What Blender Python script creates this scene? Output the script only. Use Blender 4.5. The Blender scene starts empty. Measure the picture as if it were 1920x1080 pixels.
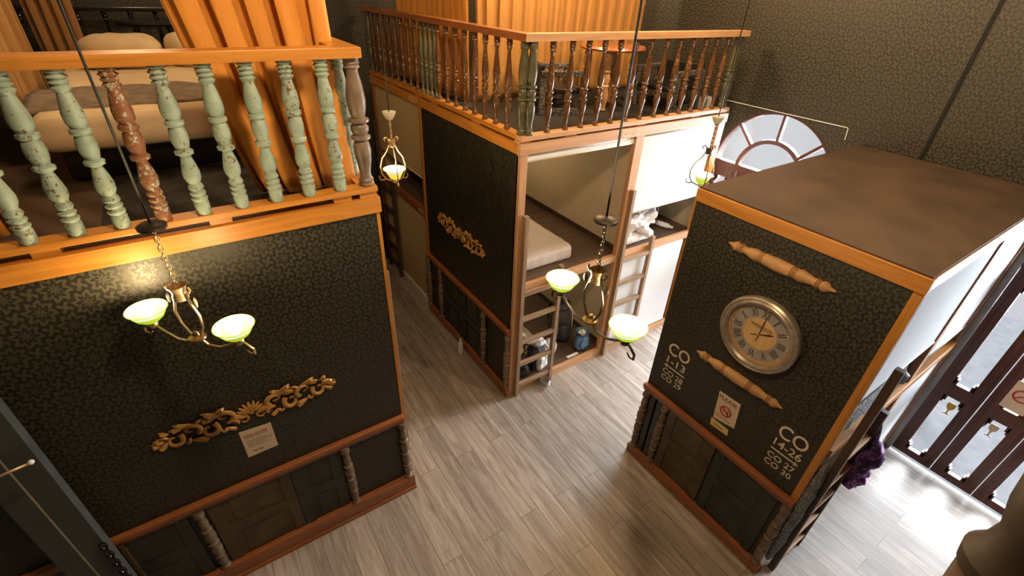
import bpy, bmesh, math, random
from mathutils import Vector, Matrix, noise
random.seed(7)
PI = math.pi
SC = bpy.context.scene
COL = SC.collection
R = math.radians

# ------------------------------------------------------------------ camera
cam = bpy.data.cameras.new('camera'); co = bpy.data.objects.new('camera', cam); COL.objects.link(co)
cam.sensor_width = 36; cam.lens = 882.6745 / 1920 * 36; cam.clip_start = .02
_y, _t, _r = R(35.112), R(-32.869), R(2.715)
F = Vector((math.sin(_y)*math.cos(_t), math.cos(_y)*math.cos(_t), math.sin(_t)))
Rt = Vector((math.cos(_y), -math.sin(_y), 0)); Up = Rt.cross(F)
R2 = Rt*math.cos(_r) + Up*math.sin(_r); U2 = -Rt*math.sin(_r) + Up*math.cos(_r)
m = Matrix((( R2.x, U2.x, -F.x, 0), (R2.y, U2.y, -F.y, 0), (R2.z, U2.z, -F.z, 3.65), (0, 0, 0, 1)))
co.matrix_world = m
SC.camera = co

# ------------------------------------------------------------------ light and exposure
w = bpy.data.worlds.new('world'); SC.world = w; w.use_nodes = True
bg = w.node_tree.nodes['Background']; bg.inputs[0].default_value = (.93, .95, 1, 1); bg.inputs[1].default_value = .62
sun = bpy.data.lights.new('sun', 'SUN'); so = bpy.data.objects.new('sun', sun); COL.objects.link(so)
sun.energy = 85; sun.angle = R(95); sun.color = (.86, .93, 1)
so.rotation_euler = Vector((-.90, -.04, -.42)).to_track_quat('-Z', 'Y').to_euler()
so.location = (9, 3, 6)
SC.view_settings.view_transform = 'Standard'; SC.view_settings.look = 'None'
SC.view_settings.exposure = 0.15; SC.view_settings.gamma = 1.0; SC.view_settings.use_curve_mapping = False
CEIL = 5.3
FILL_LAMPS = [((.7, .95, 4.75), 170), ((3.3, .9, 4.75), 120), ((-.1, 3.7, 4.75), 38), ((2.7, 3.7, 4.75), 120), ((3.5, 5.2, 4.75), 130), ((-.2, 5.6, 4.6), 18), ((3.6,2.6,4.75),110)]  # unseen lamps added to fill the hall with warm light
LAMP_W = 9

# ------------------------------------------------------------------ materials
class NT:
    def __init__(s, name):
        s.m = bpy.data.materials.new(name); s.m.use_nodes = True; s.t = s.m.node_tree; s.n = s.t.nodes
        s.b = s.n['Principled BSDF']; s.l = s.t.links.new
    def math(s, op, a, b=None, c=None):
        n = s.n.new('ShaderNodeMath'); n.operation = op
        for i, v in enumerate((a, b, c)):
            if v is None: continue
            if isinstance(v, (int, float)): n.inputs[i].default_value = v
            else: s.l(v, n.inputs[i])
        return n.outputs[0]
    def coord(s, kind='Object'): return s.n.new('ShaderNodeTexCoord').outputs[kind]
    def pos(s): return s.n.new('ShaderNodeNewGeometry').outputs['Position']
    def mapping(s, v, scale=(1, 1, 1), rot=(0, 0, 0), loc=(0, 0, 0)):
        n = s.n.new('ShaderNodeMapping'); s.l(v, n.inputs[0]); n.inputs['Scale'].default_value = scale
        n.inputs['Rotation'].default_value = rot; n.inputs['Location'].default_value = loc; return n.outputs[0]
    def noise(s, v, scale=5, detail=4, rough=.5, dist=0):
        n = s.n.new('ShaderNodeTexNoise'); s.l(v, n.inputs['Vector']); n.inputs['Scale'].default_value = scale
        n.inputs['Detail'].default_value = detail; n.inputs['Roughness'].default_value = rough; n.inputs['Distortion'].default_value = dist
        return n.outputs['Fac']
    def ramp(s, f, stops, interp='LINEAR'):
        n = s.n.new('ShaderNodeValToRGB'); s.l(f, n.inputs[0]); e = n.color_ramp.elements; n.color_ramp.interpolation = interp
        while len(e) < len(stops): e.new(.5)
        for k, (p, c) in enumerate(stops):
            e[k].position = p; e[k].color = (*c, 1) if not isinstance(c, (int, float)) else (c, c, c, 1)
        return n.outputs[0]
    def mix(s, f, a, b, mode='MIX'):
        n = s.n.new('ShaderNodeMix'); n.data_type = 'RGBA'; n.blend_type = mode
        for i, v in ((0, f), (6, a), (7, b)):
            if isinstance(v, (int, float)): n.inputs[i].default_value = v
            elif isinstance(v, tuple): n.inputs[i].default_value = (*v, 1)
            else: s.l(v, n.inputs[i])
        return n.outputs[2]
    def bump(s, h, strength=.3, dist=.01):
        n = s.n.new('ShaderNodeBump'); s.l(h, n.inputs['Height']); n.inputs['Strength'].default_value = strength
        n.inputs['Distance'].default_value = dist; s.l(n.outputs[0], s.b.inputs['Normal'])
    def base(s, c):
        if isinstance(c, tuple): s.b.inputs['Base Color'].default_value = (*c, 1)
        else: s.l(c, s.b.inputs['Base Color'])
    def rough(s, r):
        if isinstance(r, (int, float)): s.b.inputs['Roughness'].default_value = r
        else: s.l(r, s.b.inputs['Roughness'])

def plain(name, c, rough=.6, metal=0, var=.12, nscale=9, bump=.08):
    t = NT(name); f = t.noise(t.coord(), nscale, 4)
    t.base(t.ramp(f, [(.3, tuple(x*(1-var) for x in c)), (.7, tuple(min(1, x*(1+var)) for x in c))]))
    t.rough(rough); t.b.inputs['Metallic'].default_value = metal
    if bump: t.bump(t.noise(t.coord(), nscale*9, 3), bump, .004)
    return t.m

def matte(m):
    m.node_tree.nodes['Principled BSDF'].inputs['Specular IOR Level'].default_value = 0; return m
def wood(name, c1, c2, axis='X', rough=.45, scale=5, coat=0):
    t = NT(name); sc = {'X': (.35, 6, 6), 'Y': (6, .35, 6), 'Z': (6, 6, .35)}[axis]
    v = t.mapping(t.pos(), sc)
    f = t.noise(v, scale, 6, .6, .6); g = t.noise(v, scale*5, 3, .6)
    h = t.math('ADD', t.math('MULTIPLY', f, .75), t.math('MULTIPLY', g, .25))
    t.base(t.ramp(h, [(.32, c1), (.68, c2)])); t.rough(rough); t.bump(g, .12, .003)
    t.b.inputs['Coat Weight'].default_value = coat
    return t.m

def woods(name, c1, c2, rough=.45, coat=0): return {a: wood(name+'_'+a.lower(), c1, c2, a, rough, coat=coat) for a in 'XYZ'}

OR = woods('honey_wood', (.36, .14, .018), (.60, .25, .042), .4)
RD = woods('red_brown_wood', (.20, .062, .018), (.36, .125, .04), .35, .15)
PN = woods('pinkish_pine', (.42, .215, .10), (.60, .34, .175), .5)
DK = woods('dark_wood', (.035, .018, .010), (.085, .045, .025), .5)
LAD = woods('ladder_wood', (.20, .125, .075), (.38, .25, .155), .5)
DOORW = woods('maroon_door_wood', (.050, .012, .009), (.13, .038, .028), .35, .2)

def wallpaper(name, plane, size=.165, base=(.015, .0138, .0085), hi=(.046, .039, .023), bumps=.4):
    t = NT(name); p = t.pos(); sp = t.n.new('ShaderNodeSeparateXYZ'); t.l(p, sp.inputs[0])
    u = t.math('MULTIPLY', sp.outputs[plane[0]], 1/size); v = t.math('MULTIPLY', sp.outputs[plane[1]], 1/(size*1.15))
    def cell(off):
        a = t.math('SUBTRACT', t.math('FRACT', t.math('ADD', u, off)), .5)
        b = t.math('SUBTRACT', t.math('FRACT', t.math('ADD', v, off)), .5)
        r = t.math('SQRT', t.math('ADD', t.math('MULTIPLY', a, a), t.math('MULTIPLY', b, b)))
        th = t.math('ARCTAN2', b, a); return r, th
    r1, t1 = cell(0); r2, t2 = cell(.5)
    def petal(r, th):
        w1 = t.math('MULTIPLY', t.math('SINE', t.math('MULTIPLY', th, 8)), .05)
        rr = t.math('ADD', r, w1)
        ring = t.math('SINE', t.math('MULTIPLY', rr, 31))
        leaf = t.math('MULTIPLY', t.math('SINE', t.math('MULTIPLY', th, 16)), .55)
        x = t.math('ADD', ring, leaf)
        return t.math('MULTIPLY', t.math('GREATER_THAN', x, .1), t.math('LESS_THAN', rr, .62))
    p1 = petal(r1, t1); p2 = petal(r2, t2)
    near = t.math('GREATER_THAN', r1, r2)
    pat = t.math('ADD', t.math('MULTIPLY', p1, t.math('SUBTRACT', 1, near)), t.math('MULTIPLY', p2, near))
    n = t.noise(p, 3, 3)
    t.base(t.mix(pat, base, hi))
    t.rough(t.math('ADD', t.math('MULTIPLY', pat, .15), .47))
    h = t.math('ADD', pat, t.math('MULTIPLY', t.noise(p, 130, 2), .7))
    t.bump(h, bumps, .002)
    return t.m
WP_Y = wallpaper('black_damask_wallpaper_y', (0, 2))
WP_X = wallpaper('black_damask_wallpaper_x', (1, 2))

def leathery(name):
    t = NT(name); p = t.pos(); n = t.n.new('ShaderNodeTexVoronoi'); t.l(p, n.inputs['Vector']); n.inputs['Scale'].default_value = 34
    n.feature = 'SMOOTH_F1'
    t.base(t.ramp(n.outputs[0], [(.2, (.030, .028, .018)), (.6, (.013, .013, .009))])); t.rough(.38); t.bump(n.outputs[0], .7, .004)
    return t.m
WP_C = leathery('black_embossed_wallpaper')

def floor_mat():
    t = NT('grey_oak_laminate'); p = t.pos()
    v = t.mapping(p, rot=(0, 0, R(90)))
    b = t.n.new('ShaderNodeTexBrick'); t.l(v, b.inputs['Vector'])
    b.offset = .37; b.offset_frequency = 2
    for k, x in (('Scale', 1), ('Mortar Size', .0016), ('Mortar Smooth', .1), ('Brick Width', 1.25), ('Row Height', .175), ('Bias', 0)): b.inputs[k].default_value = x
    b.inputs['Color1'].default_value = (0, 0, 0, 1); b.inputs['Color2'].default_value = (1, 1, 1, 1); b.inputs['Mortar'].default_value = (.5, .5, .5, 1)
    sep = t.n.new('ShaderNodeSeparateXYZ'); t.l(p, sep.inputs[0])
    off = t.math('MULTIPLY', b.outputs['Color'], 11.0)
    cb = t.n.new('ShaderNodeCombineXYZ'); t.l(t.math('MULTIPLY', sep.outputs[0], 13), cb.inputs[0]); t.l(t.math('ADD', t.math('MULTIPLY', sep.outputs[1], 1.1), off), cb.inputs[1]); t.l(off, cb.inputs[2])
    g = t.noise(cb.outputs[0], 1.6, 7, .62, .9); g2 = t.noise(cb.outputs[0], 9, 3, .6)
    gg = t.math('ADD', t.math('MULTIPLY', g, .8), t.math('MULTIPLY', g2, .2))
    c = t.ramp(gg, [(.30, (.165, .123, .095)), (.5, (.33, .275, .232)), (.72, (.50, .44, .385))])
    tone = t.ramp(b.outputs['Color'], [(0, .82), (1, 1.10)])
    c = t.mix(1, c, tone, 'MULTIPLY')
    c = t.mix(b.outputs['Fac'], c, (.06, .045, .035))
    t.base(c); t.rough(t.math('ADD', .38, t.math('MULTIPLY', g2, .15))); t.bump(gg, .06, .003)
    return t.m
FLOOR = floor_mat()

def chipped(name, paint, under, amount=.60, spots=.62):
    t = NT(name); p = t.coord(); 
    oi = t.n.new('ShaderNodeObjectInfo'); pp = t.n.new('ShaderNodeVectorMath'); pp.operation = 'ADD'
    t.l(p, pp.inputs[0]); mm = t.n.new('ShaderNodeVectorMath'); mm.operation = 'SCALE'; t.l(oi.outputs['Location'], mm.inputs[0]); mm.inputs['Scale'].default_value = 7.3
    t.l(mm.outputs[0], pp.inputs[1]); q = pp.outputs[0]
    a = t.noise(q, 55, 5, .7); bgn = t.noise(q, 5, 2)
    f = t.math('ADD', t.math('MULTIPLY', a, .75), t.math('MULTIPLY', bgn, .25))
    k = t.ramp(f, [(amount, 0.), (amount+.02, 1.)])
    pv = t.ramp(t.noise(q, 14, 3), [(.3, tuple(x*.72 for x in paint)), (.7, paint)])
    t.base(t.mix(k, pv, under)); t.rough(.5); t.bump(k, .25, -.0006)
    return t.m
MINT = chipped('chipped_mint_paint', (.30, .385, .315), (.12, .05, .02), .575)
BAREB = chipped('bare_brown_wood_with_mint_paint', (.38, .45, .36), (.20, .075, .03), .44)
GREYB = plain('grey_brown_turned_wood', (.15, .105, .075), .42, var=.35)
WORN = chipped('worn_dusty_brown_wood', (.17, .115, .07), (.30, .22, .15), .57)
BRN = chipped('glossy_brown_turned_wood', (.115, .048, .018), (.28, .17, .08), .58)
BRN.node_tree.nodes['Principled BSDF'].inputs['Roughness'].default_value = .25
GRN = plain('dark_olive_turned_wood', (.075, .068, .035), .35, var=.3)
GOLDW = chipped('carved_gilded_wood', (.52, .27, .07), (.20, .08, .02), .58)
GOLDW.node_tree.nodes['Principled BSDF'].inputs['Roughness'].default_value = .35
RAWW = plain('raw_turned_wood', (.46, .25, .10), .6, var=.2)
OLIVE = plain('aged_dark_green_door', (.030, .032, .024), .55, var=.35, nscale=6)
OLIVB = plain('aged_brown_door', (.070, .048, .020), .5, var=.4, nscale=6)
BEIGE = plain('beige_board', (.56, .46, .31), .8, var=.04)
SHADE = plain('beige_roller_blind_cloth', (.46, .35, .18), .85, var=.03)
WHITE = plain('white_roller_blind_cloth', (.62, .62, .63), .8, var=.02)
OFFW = plain('white_painted_board', (.72, .71, .68), .6, var=.03)
SHEET = plain('cream_sheet', (.55, .41, .24), .85, var=.05)
SHEETW = plain('pinkish_grey_fitted_sheet', (.60, .53, .47), .7, var=.05, nscale=5)
DUVET = plain('white_duvet', (.72, .71, .74), .85, var=.08)
QUILT = plain('cream_quilt', (.58, .50, .38), .85, var=.12, nscale=14)
BLANK = plain('taupe_blanket', (.16, .115, .075), .95, var=.3, nscale=16)
PILLOW = plain('cream_pillowcase', (.50, .37, .21), .85, var=.06)
BLACK = plain('black_painted_wood', (.010, .009, .008), .35, var=.2)
RUG = plain('dark_brown_carpet', (.018, .013, .008), .95, var=.3, nscale=20)
DECKF = plain('brown_deck_boards', (.085, .050, .028), .5, var=.2, nscale=4)
ROOFB = plain('dark_brown_roof_board', (.060, .034, .018), .7, var=.32, nscale=3)
BUNKF = wood('dark_walnut_bunk_board', (.055, .034, .022), (.13, .085, .058), 'X', .5)
IRON = plain('dark_bronze_iron', (.10, .075, .05), .35, .8, var=.2)
DISC = plain('blackened_bronze', (.035, .027, .018), .4, .6, var=.3)
BRASS = plain('pale_brass', (.62, .45, .25), .3, .7, var=.15)
CUPB = plain('aged_brass', (.38, .25, .11), .3, .85, var=.2)
CORDM = plain('black_cord', (.02, .018, .015), .5)
CANOPY = plain('pale_ceramic_cup', (.45, .42, .34), .5)
CURT = None
def curtain_mat(name, c):
    t = NT(name); v = t.mapping(t.pos(), (40, 40, 3)); f = t.noise(v, 4, 3)
    t.base(t.ramp(f, [(.3, tuple(x*.86 for x in c)), (.7, c)])); t.rough(.75)
    t.b.inputs['Sheen Weight'].default_value = .3; t.b.inputs['Sheen Tint'].default_value = (1, .7, .3, 1)
    t.b.inputs['Subsurface Weight'].default_value = 0
    return t.m
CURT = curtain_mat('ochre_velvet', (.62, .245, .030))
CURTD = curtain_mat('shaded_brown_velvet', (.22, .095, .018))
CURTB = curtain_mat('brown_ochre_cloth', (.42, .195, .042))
GREYP = plain('grey_green_paint', (.055, .062, .053), .5, var=.1)
LINEP = plain('pale_line_paint', (.45, .42, .34), .5)
PAPER = plain('cream_card', (.66, .52, .38), .7, var=.02, bump=0)
INK = plain('dark_brown_ink', (.07, .04, .03), .7, var=0, bump=0)
REDI = plain('red_ink', (.42, .03, .02), .6, var=0, bump=0)
LETTER = plain('cream_lettering', (.74, .62, .44), .6, var=.02, bump=0)
CLOCKM = plain('pewter_clock_rim', (.40, .34, .27), .35, .55, var=.22, nscale=22)
CLOCKD = plain('grey_dial', (.33, .30, .27), .6, var=.15)
CLOCKC = wood('light_wood_dial_centre', (.58, .36, .15), (.72, .48, .23), 'Z', .6)
NAVY = plain('navy_black_nylon', (.028, .030, .038), .5, var=.35, nscale=20)
CHARC = plain('charcoal_nylon', (.055, .052, .050), .6, var=.4, nscale=25)
BLUEB = plain('blue_nylon', (.08, .19, .36), .55, var=.3, nscale=20)
PURPLE = chipped('purple_scarf_cloth', (.075, .028, .11), (.50, .07, .60), .52)
STEEL = plain('brushed_steel', (.5, .48, .45), .3, .9)
WHITEP = plain('white_plastic', (.75, .76, .8), .35)
CHARB = plain('black_lacquer', (.012, .010, .010), .18, var=.1)
WICK = None
def woven(name, c1, c2, scale=60):
    t = NT(name); v = t.n.new('ShaderNodeTexVoronoi'); t.l(t.coord(), v.inputs['Vector']); v.inputs['Scale'].default_value = scale
    t.base(t.ramp(v.outputs[0], [(.15, c1), (.5, c2)])); t.rough(.8); t.bump(v.outputs[0], .8, -.006); return t.m
KNIT = woven('grey_knitted_wool', (.36, .36, .36), (.13, .13, .14), 65)
WICK = woven('grey_wicker', (.26, .24, .20), (.05, .045, .04), 55)

def glass_mat():
    t = NT('clear_door_glass'); n = t.n
    tr = n.new('ShaderNodeBsdfTransparent'); gl = n.new('ShaderNodeBsdfGlossy'); gl.inputs['Roughness'].default_value = .05
    fr = n.new('ShaderNodeFresnel'); fr.inputs[0].default_value = 1.3; mx = n.new('ShaderNodeMixShader')
    t.l(fr.outputs[0], mx.inputs[0]); t.l(tr.outputs[0], mx.inputs[1]); t.l(gl.outputs[0], mx.inputs[2])
    t.l(mx.outputs[0], n['Material Output'].inputs[0]); return t.m
GLASS = glass_mat()
def glow(name, col, emis, s):
    t = NT(name); t.base(col); t.rough(.25); t.b.inputs['Emission Color'].default_value = (*emis, 1); t.b.inputs['Emission Strength'].default_value = s; return t.m
BOWLW = glow('lit_opal_glass', (.22, .22, .18), (.95, 1.0, .78), .62)
BOWLG = glow('painted_lime_glow', (.3, .36, .03), (.60, .78, .03), .62)  # lime halo of the lit bowls, painted as emissive colour
BOWLY = glow('lit_amber_glass', (.8, .6, .1), (1, .62, .05), .9)
BULB = glow('lit_bulb', (1, 1, 1), (1, .95, .8), 3)

# ------------------------------------------------------------------ builders
ORG = {}
def basis(d):
    d = Vector(d).normalized(); a = Vector((0, 0, 1)) if abs(d.z) < .9 else Vector((1, 0, 0))
    x = d.cross(a).normalized(); return x, d.cross(x).normalized()
class MB:
    def __init__(s): s.bm = bmesh.new(); s.crease = .62
    def box(s, x0, x1, y0, y1, z0, z1, bev=0):
        b = s.bm; vs = [b.verts.new((x, y, z)) for x in (min(x0,x1), max(x0,x1)) for y in (min(y0,y1), max(y0,y1)) for z in (min(z0,z1), max(z0,z1))]
        fs = [b.faces.new([vs[i] for i in f]) for f in ((0,1,3,2), (4,6,7,5), (0,4,5,1), (2,3,7,6), (0,2,6,4), (1,5,7,3))]
        if bev: bmesh.ops.bevel(b, geom=list({e for f in fs for e in f.edges}), offset=bev, segments=2, affect='EDGES', profile=.6)
        return s
    def tube(s, pts, r, n=10, flat=None, cap=True):
        b = s.bm; pts = [Vector(p) for p in pts]; k = len(pts); rs = r if isinstance(r, (list, tuple)) else [r]*k
        rings = []; x = None
        for i, p in enumerate(pts):
            d = (pts[min(i+1, k-1)] - pts[max(i-1, 0)]).normalized()
            if x is None: x, y = basis(d)
            else:
                x = (x - d*x.dot(d)).normalized(); y = d.cross(x)
            ring = []
            for j in range(n):
                a = 2*PI*j/n; o = x*math.cos(a)*rs[i] + y*math.sin(a)*rs[i]
                if flat: o = o - flat[0]*(o.dot(flat[0]))*(1-flat[1])
                ring.append(b.verts.new(p+o))
            rings.append(ring)
        for i in range(k-1):
            for j in range(n):
                f = b.faces.new((rings[i][j], rings[i][(j+1) % n], rings[i+1][(j+1) % n], rings[i+1][j])); f.smooth = True
        if cap:
            b.faces.new(rings[0][::-1]); b.faces.new(rings[-1])
        return s
    def lathe(s, prof, c=(0, 0, 0), axis=(0, 0, 1), n=16, cap=True, scale=1):
        b = s.bm; c = Vector(c); ax = Vector(axis).normalized(); x, y = basis(ax); rings = []
        for (r, h) in prof:
            rings.append([b.verts.new(c + ax*h + (x*math.cos(2*PI*j/n) + y*math.sin(2*PI*j/n))*max(r, 1e-4)) for j in range(n)])
        for i in range(len(rings)-1):
            for j in range(n):
                f = b.faces.new((rings[i][j], rings[i][(j+1) % n], rings[i+1][(j+1) % n], rings[i+1][j])); f.smooth = True
        if cap: b.faces.new(rings[0][::-1]); b.faces.new(rings[-1])
        return s
    def prism(s, pts, off):
        b = s.bm; off = Vector(off); a = [b.verts.new(p) for p in pts]; c = [b.verts.new(Vector(p)+off) for p in pts]; n = len(a)
        b.faces.new(a[::-1]); b.faces.new(c)
        for i in range(n): b.faces.new((a[i], a[(i+1) % n], c[(i+1) % n], c[i]))
        return s
    def grid(s, fn, nu, nv, close=False):
        b = s.bm; g = [[b.verts.new(fn(i/nu, j/nv)) for j in range(nv+1)] for i in range(nu+1)]
        for i in range(nu):
            for j in range(nv):
                f = b.faces.new((g[i][j], g[i+1][j], g[i+1][j+1], g[i][j+1])); f.smooth = True
        return s
    def lump(s, c, d, e=.6, amp=.06, fr=6, nu=36, nv=20, seed=0, rz=0, flatb=True):
        c = Vector(c); M = Matrix.Rotation(rz, 3, 'Z')
        def sg(v, p): return math.copysign(abs(v)**p, v)
        b = s.bm; rows = []
        for j in range(nv+1):
            ph = -PI/2 + PI*j/nv; row = []
            for i in range(nu):
                th = 2*PI*i/nu
                v = Vector((sg(math.cos(ph), e)*sg(math.cos(th), e)*d[0]/2, sg(math.cos(ph), e)*sg(math.sin(th), e)*d[1]/2, sg(math.sin(ph), e)*d[2]/2))
                q = v*fr + Vector((seed*3.1, seed*1.7, seed)); k = noise.noise(q) + .5*noise.noise(q*2.3)
                cr = abs(noise.noise(q*1.2 + Vector((9, 9, 9))))
                nrm = Vector((v.x/d[0]**2, v.y/d[1]**2, v.z/d[2]**2)); nrm = nrm.normalized() if nrm.length > 0 else Vector((0, 0, 1))
                v = v + nrm*(k*amp - cr*amp*.8)
                if flatb and v.z < -d[2]*.46: v.z = -d[2]*.46
                row.append(v)
            rows.append(row)
        vs = [[b.verts.new(c + M @ v) for v in row] for row in rows]
        for j in range(nv):
            for i in range(nu):
                f = b.faces.new((vs[j][i], vs[j][(i+1) % nu], vs[j+1][(i+1) % nu], vs[j+1][i])); f.smooth = True
        return s
    def torus(s, c, R_, r, axis=(0, 0, 1), n=20, k=8, sx=1, sy=1):
        x, y = basis(axis); c = Vector(c)
        pts = [c + x*math.cos(2*PI*i/n)*R_*sx + y*math.sin(2*PI*i/n)*R_*sy for i in range(n+1)]
        return s.tube(pts, r, k, cap=False)
    def xform(s, M): bmesh.ops.transform(s.bm, matrix=M, verts=s.bm.verts); return s
    def build(s, name, mat, parent=None, local=False):
        bm = s.bm
        bmesh.ops.remove_doubles(bm, verts=bm.verts, dist=1e-5)
        if parent is not None and not local:
            o = ORG.get(parent.name, Vector())
            bmesh.ops.translate(bm, vec=-o, verts=bm.verts)
        bmesh.ops.recalc_face_normals(bm, faces=bm.faces)
        if s.crease:
            for e in bm.edges:
                if len(e.link_faces) == 2 and e.calc_face_angle(0) > s.crease: e.smooth = False
        me = bpy.data.meshes.new(name); bm.to_mesh(me); bm.free()
        me.materials.append(mat)
        ob = bpy.data.objects.new(name, me); COL.objects.link(ob)
        if parent is not None:
            ob.parent = parent; ORG[ob.name] = ORG.get(parent.name, Vector())
        return ob
def B(*a, bev=0): return MB().box(*a, bev=bev)
def tag(o, label=None, cat=None, group=None, kind=None):
    if label: o['label'] = label
    if cat: o['category'] = cat
    if group: o['group'] = group
    if kind: o['kind'] = kind
    return o
def thing(name, label, cat, loc=(0, 0, 0), group=None):
    o = bpy.data.objects.new(name, None); COL.objects.link(o); o.location = loc; ORG[o.name] = Vector(loc)
    o.empty_display_size = .1
    return tag(o, label, cat, group)
def solo(mb, name, mat, label, cat, loc, group=None):
    """one-mesh thing: origin moved to loc"""
    bmesh.ops.translate(mb.bm, vec=-Vector(loc), verts=mb.bm.verts)
    o = mb.build(name, mat); o.location = loc; ORG[o.name] = Vector(loc); return tag(o, label, cat, group)
def struct(name, mb, mat, label=None):
    o = mb.build(name, mat); o['kind'] = 'structure'
    if label: o['label'] = label
    return o
def dup(o, parent=None):
    c = o.copy(); COL.objects.link(c); ORG[c.name] = ORG.get(o.name, Vector())
    if parent is not None: c.parent = parent
    for ch in list(o.children): dup(ch, c)
    return c
def text(s, mat, parent, c, right, up, height=None, width=None, depth=.0012, align='L', name='lettering', spacing=1.0, bold=0, target=None):
    cu = bpy.data.curves.new('t', 'FONT'); cu.body = s; cu.size = 1; cu.extrude = 0; cu.space_character = spacing; cu.offset = bold
    cu.resolution_u = 3
    o = bpy.data.objects.new('t', cu); COL.objects.link(o)
    dg = bpy.context.evaluated_depsgraph_get(); me = bpy.data.meshes.new_from_object(o.evaluated_get(dg))
    bm = bmesh.new(); bm.from_mesh(me); bpy.data.objects.remove(o); bpy.data.meshes.remove(me)
    xs = [v.co.x for v in bm.verts]; ys = [v.co.y for v in bm.verts]
    x0, x1, y0, y1 = min(xs), max(xs), min(ys), max(ys)
    sx = (width/(x1-x0)) if width else height/(y1-y0); sy = (height/(y1-y0)) if height else sx
    r = Vector(right); u = Vector(up); n = r.cross(u); c = Vector(c)
    for v in bm.verts:
        a = (v.co.x-x0)*sx; b_ = (v.co.y-y0)*sy
        if align == 'C': a -= (x1-x0)*sx/2
        v.co = c + r*a + u*b_
    ex = bmesh.ops.extrude_face_region(bm, geom=list(bm.faces))
    bmesh.ops.translate(bm, vec=n*depth, verts=[g for g in ex['geom'] if isinstance(g, bmesh.types.BMVert)])
    mb = target or MB()
    if target:
        tmp = bpy.data.meshes.new('x'); bm.to_mesh(tmp); bm.free(); target.bm.from_mesh(tmp); bpy.data.meshes.remove(tmp); return target
    mb.bm.free(); mb.bm = bm
    return mb.build(name, mat, parent)

# ------------------------------------------------------------------ room shell
XW = 4.856
struct('floor', MB().box(-3, XW+.012, -3, 6.5, -.1, 0), FLOOR)
struct('ceiling', MB().box(-3, XW+.3, -3, 6.5, CEIL, CEIL+.1), plain('dark_ceiling_paint', (.10, .08, .06), .8))
struct('wall_left', MB().box(-3.1, -3, -3, 6.5, 0, CEIL), WP_X)
struct('wall_front', MB().box(-3, XW+.3, -3.1, -3, 0, CEIL), WP_Y)
struct('wall_back', MB().box(-3, XW+.3, 6.3, 6.42, 0, CEIL), WP_Y)
wr = MB(); WT = .16
D1C, D2C, DR, DH = -.245, 2.455, .63, 2.07
for a, b_ in ((-3, D1C-DR), (D1C+DR, D2C-DR), (D2C+DR, 6.3)): wr.box(XW, XW+WT, a, b_, 0, CEIL)
for c in (D1C, D2C):
    N = 24
    for i in range(N):
        a0, a1 = PI*i/N, PI*(i+1)/N
        p = [(XW, c-DR*math.cos(a0), DH+DR*math.sin(a0)), (XW, c-DR*math.cos(a1), DH+DR*math.sin(a1)), (XW, c-DR*math.cos(a1), CEIL), (XW, c-DR*math.cos(a0), CEIL)]
        wr.prism(p, (WT, 0, 0))
struct('wall_right', wr, WP_X)
# pale seam round the panel above the fanlight, joint in the wallpaper with its shadow painted black
struct('trim_1', MB().tube([(XW-.004, 3.2, 2.703), (XW-.004, 2.6, 2.701), (XW-.004, 1.885, 2.70), (XW-.004, 1.872, 2.695), (XW-.004, 1.862, 2.60)], .0035, 6), OFFW)
struct('trim_2', MB().box(XW-.012, XW+.001, 1.262, 1.285, 2.6, CEIL), plain('joint_shadow_black', (.004, .004, .003), .9))
struct('trim_3', MB().box(XW-.02, XW, .385, .50, 0, 2.62), plain('lit_jamb_grey', (.42, .42, .44), .7))  # jamb of lit wallpaper, the light put into its pale colour

def door_set(cy, first, sticker):
    W = 2*DR/4; n = first
    for k in range(4):
        y1 = cy + DR - k*W; y0 = y1 - W
        e = bpy.data.objects.new('door_%d' % (n+k), None); COL.objects.link(e); e.location = (XW+.03, (y0+y1)/2, 0); ORG[e.name] = Vector(e.location); e['kind'] = 'structure'
        f = MB(); X0, X1 = XW+.005, XW+.05; g = .0035
        st = .083
        a, b_ = y0+g, y1-g
        f.box(X0, X1, a, a+st, .03, DH-.03); f.box(X0, X1, b_-st, b_, .03, DH-.03)
        for (z0, z1) in ((.03, .105), (.80, .93), (1.93, DH-.03)): f.box(X0, X1, a+st, b_-st, z0, z1)
        # stepped corners and raised beading
        for (zl, zh) in ((.105, .80), (.93, 1.93)):
            for (yy, sy) in ((a+st, 1), (b_-st, -1)):
                for (zz, sz) in ((zl, 1), (zh, -1)):
                    f.box(X0, X1, yy, yy+sy*.026, zz, zz+sz*.05); f.box(X0, X1, yy, yy+sy*.013, zz, zz+sz*.075)
            for yy in (a+st-.010, b_-st+.002): f.box(X0-.006, X0, yy, yy+.008, zl, zh)
        f.box(X0-.008, X0, a+.03, a+.036, .05, DH-.05); f.box(X0-.008, X0, b_-.036, b_-.03, .05, DH-.05)
        f.build('door_frame', DOORW['Z'], e)
        MB().box(XW+.024, XW+.03, a+st-.005, b_-st+.005, .10, .81).build('glass_pane', GLASS, e)
        MB().box(XW+.024, XW+.03, a+st-.005, b_-st+.005, .92, 1.94).build('glass_pane', GLASS, e)
    return n+4
n = door_set(D1C, 1, True); n = door_set(D2C, n, False)
k = 4
for c in (D1C, D2C):
    f = MB(); f.box(XW+.0, XW+.07, c-DR, c+DR, DH-.03, DH+.03)
    struct('trim_%d' % k, f, DOORW['Y']); k += 1
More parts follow.
